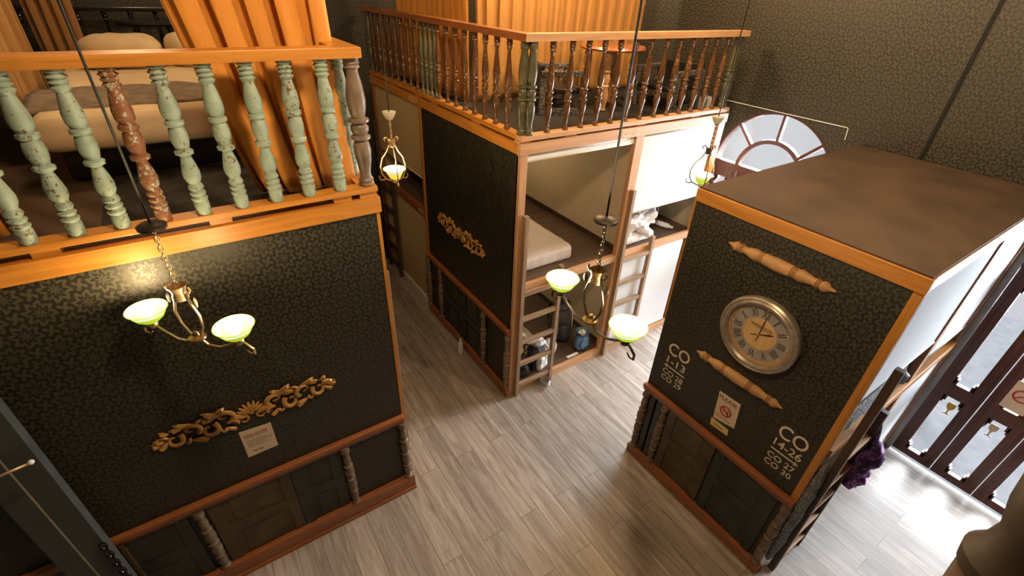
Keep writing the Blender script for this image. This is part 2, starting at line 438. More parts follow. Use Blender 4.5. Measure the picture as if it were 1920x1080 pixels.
for i, c in enumerate((D1C, D2C)):
    e = bpy.data.objects.new('window_%d' % (i+1), None); COL.objects.link(e); e.location = (XW, c, DH); ORG[e.name] = Vector(e.location); e['kind'] = 'structure'
    f = MB()
    def arc(r0, r1, N=32):
        for q in range(N):
            a0, a1 = PI*q/N, PI*(q+1)/N
            f.prism([(XW+.01, c+r0*math.cos(a0), DH+r0*math.sin(a0)), (XW+.01, c+r1*math.cos(a0), DH+r1*math.sin(a0)), (XW+.01, c+r1*math.cos(a1), DH+r1*math.sin(a1)), (XW+.01, c+r0*math.cos(a1), DH+r0*math.sin(a1))], (.05, 0, 0))
    arc(DR-.022, DR); arc(.325, .365)
    for a in (R(45), R(90), R(135)):
        d = Vector((0, math.cos(a), math.sin(a))); q = Vector((0, -math.sin(a), math.cos(a)))
        o = Vector((XW+.012, c, DH)); p = [o+d*.35-q*.014, o+d*(DR-.01)-q*.014, o+d*(DR-.01)+q*.014, o+d*.35+q*.014]
        f.prism(p, (.045, 0, 0))
    f.build('window_frame', DOORW['Y'], e)
    g = MB(); g.prism([(XW+.03, c+(DR-.01)*math.cos(PI*q/32), DH+(DR-.01)*math.sin(PI*q/32)) for q in range(33)], (.006, 0, 0)); g.build('glass_pane', GLASS, e)
# frosted goblets etched on two door panes and a notice behind the glass
def goblet(y, z, mat, label, s=1):
    pr = [(.028, 0), (.030, .004), (.006, .012), (.005, .045), (.012, .055), (.026, .075), (.030, .10), (.027, .125)]
    pts = [(XW+.0215, y+r*s, z+h*s) for r, h in pr] + [(XW+.0215, y-r*s, z+h*s) for r, h in pr[::-1]]
    solo(MB().prism(pts, (.0015, 0, 0)), 'goblet_sticker', mat, label, 'sticker', (XW+.022, y, z))
goblet(-.075, .63, plain('tan_film', (.55, .45, .30), .6), 'tan goblet sticker on the lower door glass, large and pale')
goblet(-.005, .64, plain('grey_film', (.45, .47, .50), .6), 'small grey goblet sticker on the lower door glass beside the tan one', .7)
goblet(.215, .62, plain('amber_film', (.62, .36, .06), .6), 'amber and blue goblet sticker on the glass of the door leaf beside the clock pod')
no = thing('notice', 'white notice with a red no smoking ring on the door leaf at the right edge', 'sign', (XW+.0, -.08, 1.0))
B(XW-.003, XW+.003, -.155, -.005, .95, 1.22).build('paper', PAPER, no)
MB().torus((XW-.004, -.08, 1.10), .05, .006, (1, 0, 0)).build('ring', REDI, no)
MB().tube([(XW-.004, -.115, 1.135), (XW-.004, -.045, 1.065)], .005, 6).build('slash', REDI, no)
ob = thing('folding_board', 'yellow slatted folding board standing outside behind the door glass', 'board', (5.75, .50, 0))
for i in range(3): B(5.7, 5.74, .40+.08*i, .46+.08*i, 0, .95).build('slat', PN['Z'], ob)
B(5.69, 5.75, .37, .66, .93, 1.0).build('top_bar', OR['Y'], ob)
struct('trim_9', B(XW+.012, 9, -3, 6.5, -.1, -.004), matte(plain('dark_asphalt_paving', (.045, .045, .047), .9)))

# ------------------------------------------------------------------ turned profiles
def fine(p):
    return p
def P_slim(h):   # glossy brown balusters on the middle deck
    a = [(.020, 0), (.026, .01), (.022, .022), (.024, .035), (.015, .055), (.013, .09), (.020, .17), (.027, .24), (.026, .29), (.019, .325), (.030, .335), (.030, .350), (.020, .358), (.027, .395), (.026, .415), (.019, .445), (.030, .455), (.030, .468), (.020, .48), (.026, .53), (.028, .60), (.022, .70), (.013, .83), (.013, .875), (.022, .90), (.018, .92), (.025, .94), (.021, .96), (.023, .98), (.023, 1)]
    return [(r, z*h) for r, z in a]
def P_mint(h):
    a = [(.030, 0), (.032, .01), (.032, .09), (.028, .10), (.034, .115), (.034, .125), (.026, .14), (.033, .155), (.033, .165), (.025, .18), (.033, .20), (.030, .215), (.024, .235), (.034, .27), (.036, .31), (.030, .36), (.021, .42), (.023, .43), (.036, .44), (.037, .46), (.026, .475), (.034, .52), (.036, .56), (.032, .605), (.026, .62), (.037, .635), (.037, .655), (.027, .665), (.036, .70), (.037, .75), (.030, .81), (.022, .87), (.026, .88), (.034, .895), (.024, .91), (.034, .925), (.024, .94), (.035, .955), (.025, .97), (.034, .985), (.030, 1)]
    return [(r, z*h) for r, z in a]
def P_newel(h):
    a = [(.036, 0), (.042, .01), (.036, .03), (.040, .05), (.030, .07), (.028, .12), (.040, .22), (.046, .30), (.040, .36), (.032, .385), (.050, .395), (.050, .415), (.034, .425), (.046, .46), (.046, .49), (.034, .52), (.052, .53), (.052, .55), (.034, .56), (.044, .63), (.048, .70), (.040, .80), (.028, .90), (.030, .92), (.040, .93), (.034, .945), (.040, .96), (.036, .975), (.038, 1)]
    return [(r, z*h) for r, z in a]
def P_wains(h):
    a = [(.020, 0), (.032, .01), (.032, .03), (.020, .05), (.026, .10), (.030, .15), (.022, .21), (.031, .225), (.031, .25), (.023, .26), (.034, .33), (.034, .38), (.024, .44), (.034, .455), (.034, .475), (.024, .49), (.035, .56), (.034, .62), (.024, .67), (.033, .685), (.033, .70), (.022, .72), (.028, .80), (.024, .86), (.020, .90), (.032, .93), (.032, .96), (.024, 1)]
    return [(r, z*h) for r, z in a]
def P_table(h):
    a = [(.030, 0), (.040, .02), (.030, .06), (.040, .15), (.048, .28), (.036, .40), (.044, .43), (.034, .46), (.046, .55), (.034, .64), (.044, .67), (.034, .70), (.046, .82), (.032, .9), (.040, .93), (.032, .96), (.036, 1)]
    return [(r, z*h) for r, z in a]

# ------------------------------------------------------------------ balustrades
Z0, Z1, Z2 = 2.685, 3.325, 3.372     # baluster foot, rail underside, rail top
def place_baluster(proto, parent, x, y, first=[None]):
    pass
def bal_proto(prof, mat, parent, x, y, name='baluster', n=14, label=None):
    o = MB().lathe(prof(Z1-Z0), (0, 0, 0), n=n).build(name, mat)
    o.parent = parent; o.location = Vector((x, y, Z0)) - ORG[parent.name]
    if label: o['label'] = label
    return o
def bal_copy(p, parent, x, y, mat=None, rz=0):
    c = p.copy(); COL.objects.link(c); c.parent = parent; c.location = Vector((x, y, Z0)) - ORG[parent.name]; c.rotation_euler = (0, 0, random.random()*6)
    return c

# left deck railing
YA = 2.475
ra = thing('balustrade', 'railing of chipped mint green turned balusters under a honey wood rail', 'railing', (-.2, YA, 2.63))
MB().box(-1.35, .785, YA-.035, YA+.075, Z1, Z2, bev=.004).build('hand_rail', OR['X'], ra)
MB().box(.66, .785, YA+.075, YA+1.0, Z1, Z2, bev=.004).build('hand_rail', OR['Y'], ra)
MB().box(-1.35, .79, YA-.02, YA+.07, 2.655, Z0, bev=.003).build('foot_rail', OR['X'], ra)
MB().box(.70, .79, YA+.07, YA+1.0, 2.655, Z0, bev=.003).build('foot_rail', OR['Y'], ra)
for x in (-1.2, -.62, .02, .60, .74): MB().box(x-.05, x+.045, YA-.005, YA+.06, 2.62, 2.656).build('spacer_block', OR['X'], ra)
pm = bal_proto(P_mint, MINT, ra, -.657, YA+.015)
pb = bal_proto(P_mint, BAREB, ra, -.194, YA+.015, label='baluster stripped to bare red brown wood in patches')
for x in (-1.13, -.972, -.815, -.503, -.347, -.036, .127, .283, .441, .60): bal_copy(pm, ra, x, YA+.015)
for y in (2.70, 2.87, 3.04, 3.21, 3.38): bal_copy(pm, ra, .735, y)
nwa = MB().lathe(P_newel(Z1-Z0), (0, 0, 0)).build('newel_post', GREYB, ra, True); nwa.location = Vector((.748, YA+.03, Z0)) - ORG[ra.name]; nwa['label'] = 'unpainted grey brown turned corner post'

# middle deck railing
XC, YC = 2.057, 2.895
rc = thing('balustrade', 'long corner railing of glossy brown turned balusters on the middle pod', 'railing', (XC, YC, 2.63))
XE = 4.60
MB().prism([(XC-.01, YC-.012, Z1), (XE-.01, YC-.012, Z1), (XE-.01, YC+.085, Z1), (XC+.087, YC+.085, Z1)], (0, 0, Z2-Z1)).build('hand_rail', PN['X'], rc)
MB().prism([(XC-.01, YC-.012, Z1), (XC+.087, YC+.085, Z1), (XC+.087, 6.2, Z1), (XC-.01, 6.2, Z1)], (0, 0, Z2-Z1)).build('hand_rail', RD['Y'], rc)
MB().box(XC, XE, YC-.005, YC+.08, 2.655, Z0+.008, bev=.003).build('foot_rail', PN['X'], rc)
MB().box(XC, XC+.085, YC+.08, 6.2, 2.655, Z0+.008, bev=.003).build('foot_rail', OR['Y'], rc)
for x in (2.10, 2.55, 3.35, 4.10, 4.52): MB().box(x-.06, x+.06, YC+.01, YC+.07, 2.642, 2.656).build('spacer_block', PN['X'], rc)
for y in (3.6, 4.4, 4.8, 5.5, 6.1): MB().box(XC+.01, XC+.07, y-.07, y+.07, 2.642, 2.656).build('spacer_block', PN['X'], rc)
Z0 += .008
ps = bal_proto(P_slim, BRN, rc, 2.318, YC+.035, n=12)
for x in (2.498, 2.658, 2.819, 2.985, 3.161, 3.335, 3.52, 3.69, 3.86, 4.03, 4.19, 4.353): bal_copy(ps, rc, x, YC+.035)
y = YC+.26
while y < 6.05:
    if not (4.35 < y < 4.72): bal_copy(ps, rc, XC+.04, y)
    y += .168
pg = bal_proto(P_slim, GRN, rc, XC+.04, 4.40, n=12, label='dark olive baluster in the close-set group')
for y in (4.50, 4.60, 4.70): bal_copy(pg, rc, XC+.04, y)
for i, (x, y) in enumerate(((XC+.035, YC+.06), (XC+.085, YC+.03), (4.50, YC+.035), (4.555, YC+.05), (XC+.04, 6.15))):
    q = MB().lathe([(r*.82, h) for r, h in P_newel(Z1-Z0)], (0, 0, 0)).build('newel_post', GRN, rc, True); q.location = Vector((x, y, Z0)) - ORG[rc.name]
Z0 -= .008

# ------------------------------------------------------------------ pods
H = 2.62
def half_balusters(parent, pts, h, r=1.0, mat=WORN):
    for i, (x, y, z0) in enumerate(pts):
        o = MB().lathe([(rr*r, hh) for rr, hh in P_wains(h)], (0, 0, 0), n=14).build('turned_column', mat, parent, True)
        o.location = Vector((x, y, z0)) - ORG[parent.name]

# ---- left pod
A = thing('bunk_pod', 'black wallpapered pod behind the left lamp, with bed deck on top', 'bunk pod', (-.2, YA, 0))
AX0, AX1 = -2.6, .79
B(AX0, AX1-.02, YA, YA+.03, 0, 2.53).build('front_panel', WP_Y, A)
B(AX1-.02, AX1, YA-.004, YA+.03, .1, 2.53).build('edge_trim', OR['Z'], A)
B(AX0, AX1+.008, YA-.02, YA+.03, 2.53, H, bev=.002).build('top_beam', OR['X'], A)
B(AX1-.04, AX1+.008, YA+.03, 6.25, 2.53, H, bev=.002).build('top_beam', OR['Y'], A)
B(AX0, AX1-.02, YA+.03, 6.28, 2.54, H+.002).build('deck_floor', DECKF, A)
B(AX0, AX1-.04, 6.22, 6.28, 0, 2.54).build('back_panel', BEIGE, A)
MB().box(AX0, AX1-.015, YA-.045, YA, .835, .875, bev=.01).box(AX0, AX1-.015, YA-.03, YA, .80, .836, bev=.005).build('dado_rail', RD['X'], A)
MB().box(AX0, AX1+.012, YA-.05, YA, 0, .155, bev=.004).box(AX0, AX1+.012, YA-.062, YA-.045, .0, .03).build('skirting', RD['X'], A)
half_balusters(A, [(-.60, YA-.022, .157), (.317, YA-.022, .157), (.755, YA-.022, .157), (-1.6, YA-.022, .157)], .643, 1.05)
def old_door(x0, x1, mat, parent, nm='salvaged_door'):
    d = MB(); y1 = YA; z0, z1 = .158, .798
    d.box(x0, x1, y1-.006, y1, z0, z1)
    d.box(x0, x0+.07, y1-.015, y1-.005, z0, z1); d.box(x1-.07, x1, y1-.015, y1-.005, z0, z1)
    d.box(x0+.07, x1-.07, y1-.015, y1-.005, .44, .52); 
    d.box(x0+.12, x1-.12, y1-.012, y1-.005, .56, .78, bev=.003); d.box(x0+.12, x1-.12, y1-.012, y1-.005, .18, .40, bev=.003)
    return d.build(nm, mat, parent)
old_door(-.555, -.06, OLIVB, A); old_door(-.055, .27, OLIVE, A); old_door(-1.5, -.66, OLIVE, A); 
# side bays (open towards the aisle)
def post(parent, x0, x1, y0, y1, z0, z1, mat): B(x0, x1, y0, y1, z0, z1, bev=.003).build('post', mat, parent)
for y in (2.51, 3.72, 4.95, 6.18): post(A, AX1-.06, AX1-.002, y, y+.07, 0, 2.53, PN['Z'])
B(AX1-.05, AX1-.005, YA+.03, 6.25, 1.27, 1.345).build('shelf_beam', PN['Y'], A)
B(AX1-.05, AX1-.005, YA+.03, 6.25, 0, .09).build('sill_beam', PN['Y'], A)
B(-.9, AX1-.05, YA+.03, 6.22, 1.28, 1.33).build('bunk_board', BUNKF, A)
for y in (3.74, 4.97): B(-.9, AX1-.06, y, y+.03, 0, 2.54).build('divider', BEIGE, A)
B(-.93, -.9, YA+.03, 6.22, 0, 2.54).build('inner_wall', BEIGE, A)

# ---- middle pod
Cp = thing('bunk_pod', 'middle pod in the centre with two tiers of open bunks and blinds', 'bunk pod', (XC, YC, 0))
CB = 4.60; YB = 6.18
B(XC, XC+.03, YC+.03, 4.70, .0, 2.54).build('side_panel', WP_C, Cp)
B(XC-.012, XC+.05, YC+.03, YB, 2.555, 2.64, bev=.002).build('top_beam', OR['Y'], Cp)
B(XC-.012, CB, YC-.012, YC+.03, 2.555, 2.64, bev=.002).build('top_beam', PN['X'], Cp)
B(XC+.03, CB, YC+.03, YB, 2.60, 2.645).build('deck_floor', RUG, Cp)
B(XC+.04, CB-.04, YC+.04, YB, 2.53, 2.60).build('bunk_ceiling', BEIGE, Cp)
post(Cp, XC, XC+.07, YC, YC+.05, 0, 2.555, PN['Z'])
post(Cp, 3.315, 3.42, YC, YC+.05, 0, 2.555, PN['Z'])
post(Cp, 4.50, CB, YC, YC+.05, 0, 2.555, OR['Z'])
B(XC+.07, 4.50, YC+.003, YC+.045, 1.265, 1.345, bev=.003).build('shelf_beam', PN['X'], Cp)
B(XC+.07, 4.50, YC+.003, YC+.045, .0, .09, bev=.003).build('sill_beam', PN['X'], Cp)
B(XC+.03, CB-.02, YC+.04, 4.74, 1.28, 1.335).build('bunk_board', BUNKF, Cp)
B(XC+.03, CB-.02, YC+.04, 4.74, .0, .085).build('bunk_board', BUNKF, Cp)
B(3.40, 3.435, YC+.045, 4.74, .085, 1.28).build('divider', BEIGE, Cp)
B(3.40, 3.435, YC+.045, 4.74, 1.335, 2.53).build('divider', BEIGE, Cp)
B(XC+.03, CB-.02, 4.70, 4.745, .0, 2.54).build('divider', BEIGE, Cp)
B(CB-.03, CB, YC+.05, YB, 0, 2.56).build('end_wall', BEIGE, Cp)
MB().box(3.385, 3.40, YC+.05, 4.70, 1.335, 1.39).box(XC+.03, 3.39, 4.685, 4.70, 1.335, 1.39).build('inner_skirting', DK['Y'], Cp)
MB().box(3.385, 3.40, YC+.05, 4.70, .085, .14).build('inner_skirting', DK['Y'], Cp)
MB().box(XC-.045, XC, YC+.02, 4.72, .825, .865, bev=.01).box(XC-.03, XC, YC+.02, 4.72, .79, .826, bev=.005).build('dado_rail', RD['Y'], Cp)
B(XC-.04, XC, YC-.005, 4.72, 0, .10, bev=.004).build('skirting', RD['Y'], Cp)
half_balusters(Cp, [(XC-.025, YC+.035, .102), (XC-.025, 3.38, .102), (XC-.025, 4.38, .102), (XC-.025, 4.70, .102)], .688, 1.0)
d = MB()
for (a, b_) in ((3.44, 3.86), (3.88, 4.33)):
    d.box(XC-.012, XC, a, a+.06, .102, .79); d.box(XC-.012, XC, b_-.06, b_, .102, .79); d.box(XC-.012, XC, a+.06, b_-.06, .42, .49)
    d.box(XC-.009, XC, a+.1, b_-.1, .53, .76, bev=.003); d.box(XC-.009, XC, a+.1, b_-.1, .14, .38, bev=.003)
d.build('salvaged_door', OLIVE, Cp)
# far side bay, facing the left aisle
post(Cp, XC-.005, XC+.06, 4.705, 4.765, .0, 2.555, OR['Z']); post(Cp, XC-.005, XC+.06, 6.10, 6.18, .0, 2.555, RD['Z'])
B(XC-.005, XC+.045, 4.765, 6.10, 1.30, 1.385, bev=.003).build('shelf_beam', RD['Y'], Cp)
B(XC-.005, XC+.045, 4.765, 6.10, 0, .09, bev=.003).build('sill_beam', OFFW, Cp)
B(XC+.045, CB-.03, 4.745, 6.18, 1.31, 1.36).build('bunk_board', BUNKF, Cp)
B(XC, CB, 6.14, 6.18, 0, 2.6).build('back_panel', BEIGE, Cp)
text('CO 12', LETTER, Cp, (3.118, YC-.0125, 2.572), (1, 0, 0), (0, 0, 1), height=.055, width=.20)
text('CO 13', LETTER, Cp, (4.29, YC-.0125, 2.572), (1, 0, 0), (0, 0, 1), height=.055, width=.20)
text('CO 9', LETTER, Cp, (3.118, YC+.0025, 1.278), (1, 0, 0), (0, 0, 1), height=.055, width=.17)
text('CO 7', LETTER, Cp, (XC-.0125, 4.96, 2.572), (0, -1, 0), (0, 0, 1), height=.05, width=.20)
text('CO 5', LETTER, Cp, (XC-.0055, 4.93, 1.318), (0, -1, 0), (0, 0, 1), height=.05, width=.15)

# ---- clock pod
XK, K0, K1 = 2.678, .43, 1.735
Kp = thing('bunk_pod', 'tall pod with the clock on its black face and a bare brown roof', 'bunk pod', (XK, K0, 0))
B(XK, XK+.03, K0+.02, K1, 0, 2.50).build('front_panel', WP_X, Kp)
B(XK-.016, XK+.03, K0-.004, K1+.004, 2.50, 2.582, bev=.002).build('top_beam', OR['Y'], Kp)
B(XK+.03, XW-.025, K0, K0+.045, 2.50, 2.582, bev=.002).build('top_beam', OR['X'], Kp)
B(XK+.0, XW-.022, K0+.008, K1, 2.565, 2.592).build('roof_board', ROOFB, Kp)
B(XK+.03, XW-.022, K1-.03, K1, 0, 2.565).build('back_panel', BEIGE, Kp)
B(XK-.002, XK+.045, K0, K0+.045, 0, 2.50, bev=.003).build('post', OR['Z'], Kp)
B(3.84, 3.92, K0, K0+.045, 0, 2.50, bev=.003).build('post', PN['Z'], Kp)
B(XW-.10, XW-.022, K0, K0+.045, 0, 2.50, bev=.003).build('post', PN['Z'], Kp)
B(XK+.045, XW-.1, K0-.012, K0+.04, 1.27, 1.345, bev=.003).build('shelf_beam', OR['X'], Kp)
B(XK+.045, XW-.1, K0, K0+.04, .0, .09, bev=.003).build('sill_beam', PN['X'], Kp)
B(XK+.03, XW-.022, K0+.04, K1-.03, 1.285, 1.33).build('bunk_board', BUNKF, Kp)
B(XK+.03, XW-.022, K0+.04, K1-.03, .0, .08).build('bunk_board', BUNKF, Kp)
B(3.86, 3.90, K0+.045, K1-.03, .08, 1.285).build('divider', BEIGE, Kp)
B(3.86, 3.90, K0+.045, K1-.03, 1.33, 2.56).build('divider', BEIGE, Kp)
MB().box(XK-.045, XK, K0+.0, K1+.01, .82, .858, bev=.01).box(XK-.03, XK, K0+.0, K1+.01, .785, .821, bev=.005).build('dado_rail', RD['Y'], Kp)
B(XK-.045, XK, K0-.02, K1+.012, 0, .095, bev=.004).build('skirting', RD['Y'], Kp)
half_balusters(Kp, [(XK-.024, 1.70, .097), (XK-.024, 1.50, .097), (XK-.024, K0+.025, .097)], .688, 1.05)
def kdoor(a, b_, mat):
    d = MB(); d.box(XK-.006, XK, a, b_, .097, .785)
    d.box(XK-.016, XK, a, a+.07, .097, .785); d.box(XK-.016, XK, b_-.07, b_, .097, .785); d.box(XK-.016, XK, a+.07, b_-.07, .42, .50)
    d.box(XK-.011, XK, a+.11, b_-.11, .54, .76, bev=.003); d.box(XK-.011, XK, a+.11, b_-.11, .13, .38, bev=.003)
    d.build('salvaged_door', mat, Kp)
kdoor(1.02, 1.46, OLIVB); kdoor(.52, 1.0, OLIVE); kdoor(1.54, 1.66, OLIVE)
LX = XK-.0005
rt, up = (0, -1, 0), (0, 0, 1)
def kt(s, y0, y1, z0, z1): text(s, LETTER, Kp, (LX, y0, z0), rt, up, height=z1-z0, width=y0-y1, bold=.006)
kt('CO', 1.632, 1.438, 1.262, 1.372); kt('1-13', 1.620, 1.45, 1.172, 1.238); kt('CO 28', 1.632, 1.440, 1.062, 1.110); kt('CO 29', 1.632, 1.440, .998, 1.046)
kt('CO', .708, .522, 1.235, 1.345); kt('14-26', .705, .523, 1.150, 1.214); kt('CO 27', .710, .527, 1.035, 1.083); kt('CO 30', .710, .527, .970, 1.018)
def arrow(ya, yb, z):
    s = 1 if yb > ya else -1
    f = MB().box(LX-.0015, LX, ya, yb-s*.02, z-.005, z+.005)
    f.prism([(LX-.0015, yb, z), (LX-.0015, yb-s*.03, z+.018), (LX-.0015, yb-s*.03, z-.018)], (.0015, 0, 0)); f.build('arrow', LETTER, Kp)
arrow(1.44, 1.635, 1.142); arrow(.708, .520, 1.118)

# ------------------------------------------------------------------ roller blinds
def blind(c, label, mat, horiz, pos, a0, a1, zt, zb, wav=0):
    """hanging cloth sheet: horiz 'X' or 'Y' is the direction it spans"""
    t = thing('roller_blind', label, 'blind', c)
    f = MB()
    if horiz == 'X': f.box(a0, a1, pos, pos+.004, zb, zt)
    else: f.box(pos, pos+.004, a0, a1, zb, zt)
    f.build('blind_cloth', mat, t)
    g = MB()
    if horiz == 'X': g.tube([(a0, pos+.002, zb), (a1, pos+.002, zb)], .009, 8)
    else: g.tube([(pos+.002, a0, zb), (pos+.002, a1, zb)], .009, 8)
    g.build('bottom_bar', mat, t)
    g = MB()
    if horiz == 'X': g.tube([(a0, pos+.024, zt-.0), (a1, pos+.024, zt)], .02, 10)
    else: g.tube([(pos+.024, a0, zt), (pos+.024, a1, zt)], .02, 10)
    g.build('roller', mat, t)
    return t
blind((3.96, YC+.03, 2.5), 'white blind half down over the upper bunk right of the middle ladder', WHITE, 'X', YC+.020, 3.43, 4.49, 2.53, 1.775)
blind((3.96, YC+.03, 1.2), 'white blind closed over the lower bunk behind the middle ladder', WHITE, 'X', YC+.020, 3.43, 4.44, 1.235, .115)
blind((2.7, YC+.03, 2.5), 'rolled-up pale blind at the head of the open upper bunk', OFFW, 'X', YC+.022, 2.135, 3.31, 2.53, 2.49)
blind((XC+.02, 5.4, 2.5), 'beige blind pulled down over the upper bunk behind the small hanging lamp', SHADE, 'Y', XC+.015, 4.77, 6.09, 2.53, 1.76)
blind((XC+.02, 5.4, 1.2), 'beige blind closed over the lower bunk at the end of the dark aisle', SHADE, 'Y', XC+.015, 4.77, 6.09, 1.27, .11)
blind((3.2, K0+.02, 2.5), 'white blind over the upper bunk beside the clock face edge', WHITE, 'X', K0+.010, XK+.05, 3.83, 2.48, 1.72)
blind((4.3, K0+.02, 2.5), 'white blind over the upper bunk nearest the glass doors', WHITE, 'X', K0+.010, 3.93, XW-.11, 2.48, 1.50)
blind((4.3, K0+.02, 1.2), 'white blind over the lower bunk nearest the glass doors', WHITE, 'X', K0+.010, 3.93, XW-.11, 1.24, .14)

# ------------------------------------------------------------------ ladders
def ladder(label, loc, rz, tall=2.05, short=1.46, w=.44, mat=None, mr=None, group=None, rungs=(.14, .42, .70, .98, 1.27)):
    mat = mat or LAD
    t = thing('bunk_ladder', label, 'ladder', (0, 0, 0), group)
    B(-.02, .02, -.045, 0, 0, tall, bev=.003).build('rail', mat['Z'], t)
    B(w-.02, w+.02, -.045, 0, 0, short, bev=.003).build('rail', mat['Z'], t)
    for z in rungs: B(.02, w-.02, -.04, -.005, z-.022, z+.022, bev=.003).build('rung', mat['X'], t)
    t.location = loc; t.rotation_euler = (0, 0, rz); return t
ladder('wooden ladder on the corner of the middle pod, with bags behind it', (2.128, YC-.004, 0), 0)
ladder('wooden ladder before the white blinds of the middle pod', (3.375, YC-.004, 0), 0)
ladder('dark ladder with purple scarf at the end of the clock pod', (2.79, K0-.04, 0), 0, tall=2.02, short=1.50, w=.36, mat={'Z': DK['Z'], 'X': PN['X']})
ladder('wooden ladder along the right side of the left pod', (AX1+.004, YA+.13, 0), R(90), tall=2.05, short=1.46, w=.42)
ladder('dark ladder far down the narrow aisle under the small lamp', (XC-.008, 6.10, 0), R(-90), tall=2.12, short=1.46, w=.42, mat=DK)

# ------------------------------------------------------------------ beds and bedding
def mattress(name, label, x0, x1, y0, y1, z0, z1, mat, bev=.05, ruffle=True, cat='mattress'):
    b = MB(); b.box(x0, x1, y0, y1, z0, z1); bm = b.bm
    bmesh.ops.subdivide_edges(bm, edges=bm.edges[:], cuts=22, use_grid_fill=True)
    cx, cy, cz = (x0+x1)/2, (y0+y1)/2, (z0+z1)/2; hx, hy, hz = (x1-x0)/2, (y1-y0)/2, (z1-z0)/2
    for v in bm.verts:
        p = v.co - Vector((cx, cy, cz)); q = Vector((max(-hx+bev, min(hx-bev, p.x)), max(-hy+bev, min(hy-bev, p.y)), max(-hz+bev*.9, min(hz-bev*.9, p.z))))
        d = p - q
        if d.length > 1e-6: p = q + d.normalized()*bev
        side = abs(p.z) < hz*.96
        if ruffle:
            t_ = (p.x+p.y)*55
            if side: p += Vector((p.x/hx if abs(p.x) > hx*.93 else 0, p.y/hy if abs(p.y) > hy*.93 else 0, 0))*(.004*math.sin(t_)+.004*noise.noise(p*30))
            p.z += .005*noise.noise(p*6)
        v.co = Vector((cx, cy, cz)) + p
    for f in bm.faces: f.smooth = True
    return solo(b, name, mat, label, cat, (cx, cy, z0))
mattress('mattress', 'thin mattress in a pale fitted sheet on the open upper bunk', 2.105, 2.90, 3.08, 4.66, 1.336, 1.49, SHEETW)
mattress('mattress', 'grey beige mattress on the lower bunk behind the ladder rungs', 2.105, 2.72, 3.06, 4.66, .088, .235, plain('grey_beige_sheet', (.42, .37, .31), .8))
mattress('mattress', 'white mattress under the duvet on the bunk with the half-open blind', 3.46, 4.0, 2.99, 4.6, 1.336, 1.44, DUVET)
mattress('mattress', 'grey knitted mattress cover on the upper bunk of the clock pod', XK+.06, 3.60, K0+.03, K1-.06, 1.332, 1.60, KNIT, bev=.03)
solo(MB().lump((2.33, 3.28, .31), (.42, .36, .22), .8, .05, 9, seed=3), 'quilt', QUILT, 'crumpled cream quilt heaped on the lower bunk', 'quilt', (2.33, 3.28, .2))
solo(MB().lump((3.74, 3.20, 1.565), (.58, .50, .34), .75, .095, 9, 72, 44, seed=8), 'duvet', DUVET, 'crumpled white duvet heaped on the upper bunk under the half-open blind', 'duvet', (3.74, 3.2, 1.45))
# grey knitted curtain in the lower bay of the clock pod
solo(MB().lump((XK+.045, K0-.022, .68), (.085, .075, 1.14), .8, .008, 14, 24, 40, seed=5, flatb=False), 'knitted_curtain', KNIT, 'grey knitted curtain bunched at the lower corner of the clock pod behind the dark ladder', 'curtain', (XK+.045, K0-.02, 1.22))

solo(MB().lump((3.72, K0+.10, 1.44), (.20, .16, .21), .8, .03, 12, seed=51), 'bundled_cloth', NAVY, 'dark bundled cloth at the end of the knitted mattress in the clock pod', 'cloth', (3.72, K0+.10, 1.334))
# double bed on the left deck
bed = thing('double_bed', 'double bed with cream sheets on the left deck behind mint balusters', 'bed', (.05, 4.2, H))
B(-.60, .66, 3.42, 5.20, 2.636, 2.80, bev=.01).build('bed_base', BLACK, bed)
mb_ = mattress('mattress', None, -.655, .68, 3.32, 5.22, 2.80, 3.0, SHEET, bev=.07, cat=None)
mb_.parent = bed; mb_.location = mb_.location - bed.location; mb_['label'] = 'cream sheeted mattress'
bl = MB().grid(lambda u, v: (-.675+1.37*u, 3.40+.62*v, 3.012+.012*noise.noise(Vector((u*9, v*5, 1)))+.02*math.sin(v*PI)), 40, 16)
blo = solo(bl, 'blanket', BLANK, 'taupe woven blanket folded across the double bed', 'blanket', (0, 3.7, 3.01)); blo.modifiers.new('s', 'SOLIDIFY').thickness = .02
solo(MB().lump((-.235, 4.86, 3.105), (.52, .44, .24), .62, .02, 4, seed=1), 'pillow', PILLOW, 'cream pillow on the left half of the double bed', 'pillow', (-.235, 4.86, 3.0))
solo(MB().lump((.285, 4.86, 3.11), (.50, .44, .25), .62, .02, 4, seed=2), 'pillow', PILLOW, 'cream pillow on the right half of the double bed, beside the curtain', 'pillow', (.285, 4.86, 3.0))
solo(B(-.45, .62, 2.60, 5.6, 2.622, 2.634), 'rug', RUG, 'dark rug on the left deck under the double bed', 'rug', (0, 4, 2.622))
# black railing and round table at the back of the left deck
br = thing('back_railing', 'black lacquered spindle railing beyond the double bed', 'railing', (0, 6.0, H))
B(-1.0, .70, 5.98, 6.05, 3.30, 3.335, bev=.004).build('hand_rail', CHARB, br)
p0 = MB().lathe([(r*.9, h) for r, h in P_slim(.66)], (0, 0, 0), n=10).build('spindle', CHARB, br, True); p0.location = Vector((-.9, 6.015, 2.64)) - ORG[br.name]
for i in range(1, 9):
    c = p0.copy(); COL.objects.link(c); c.location = Vector((-.9+.19*i, 6.015, 2.64)) - ORG[br.name]
st = thing('round_table', 'small black round table beyond the pillows of the double bed', 'table', (.0, 5.55, H))
MB().lathe([(.0, 0), (.25, 0), (.26, .012), (.25, .03), (0, .03)], (.0, 5.55, 3.235), n=28, cap=False).build('table_top', CHARB, st)
for (dx, dy) in ((-.12, -.1), (.12, -.1), (-.12, .1), (.12, .1)):
    MB().lathe([(r*.6, h) for r, h in P_table(.612)], (dx, 5.55+dy, 2.624), n=10).build('leg', CHARB, st)

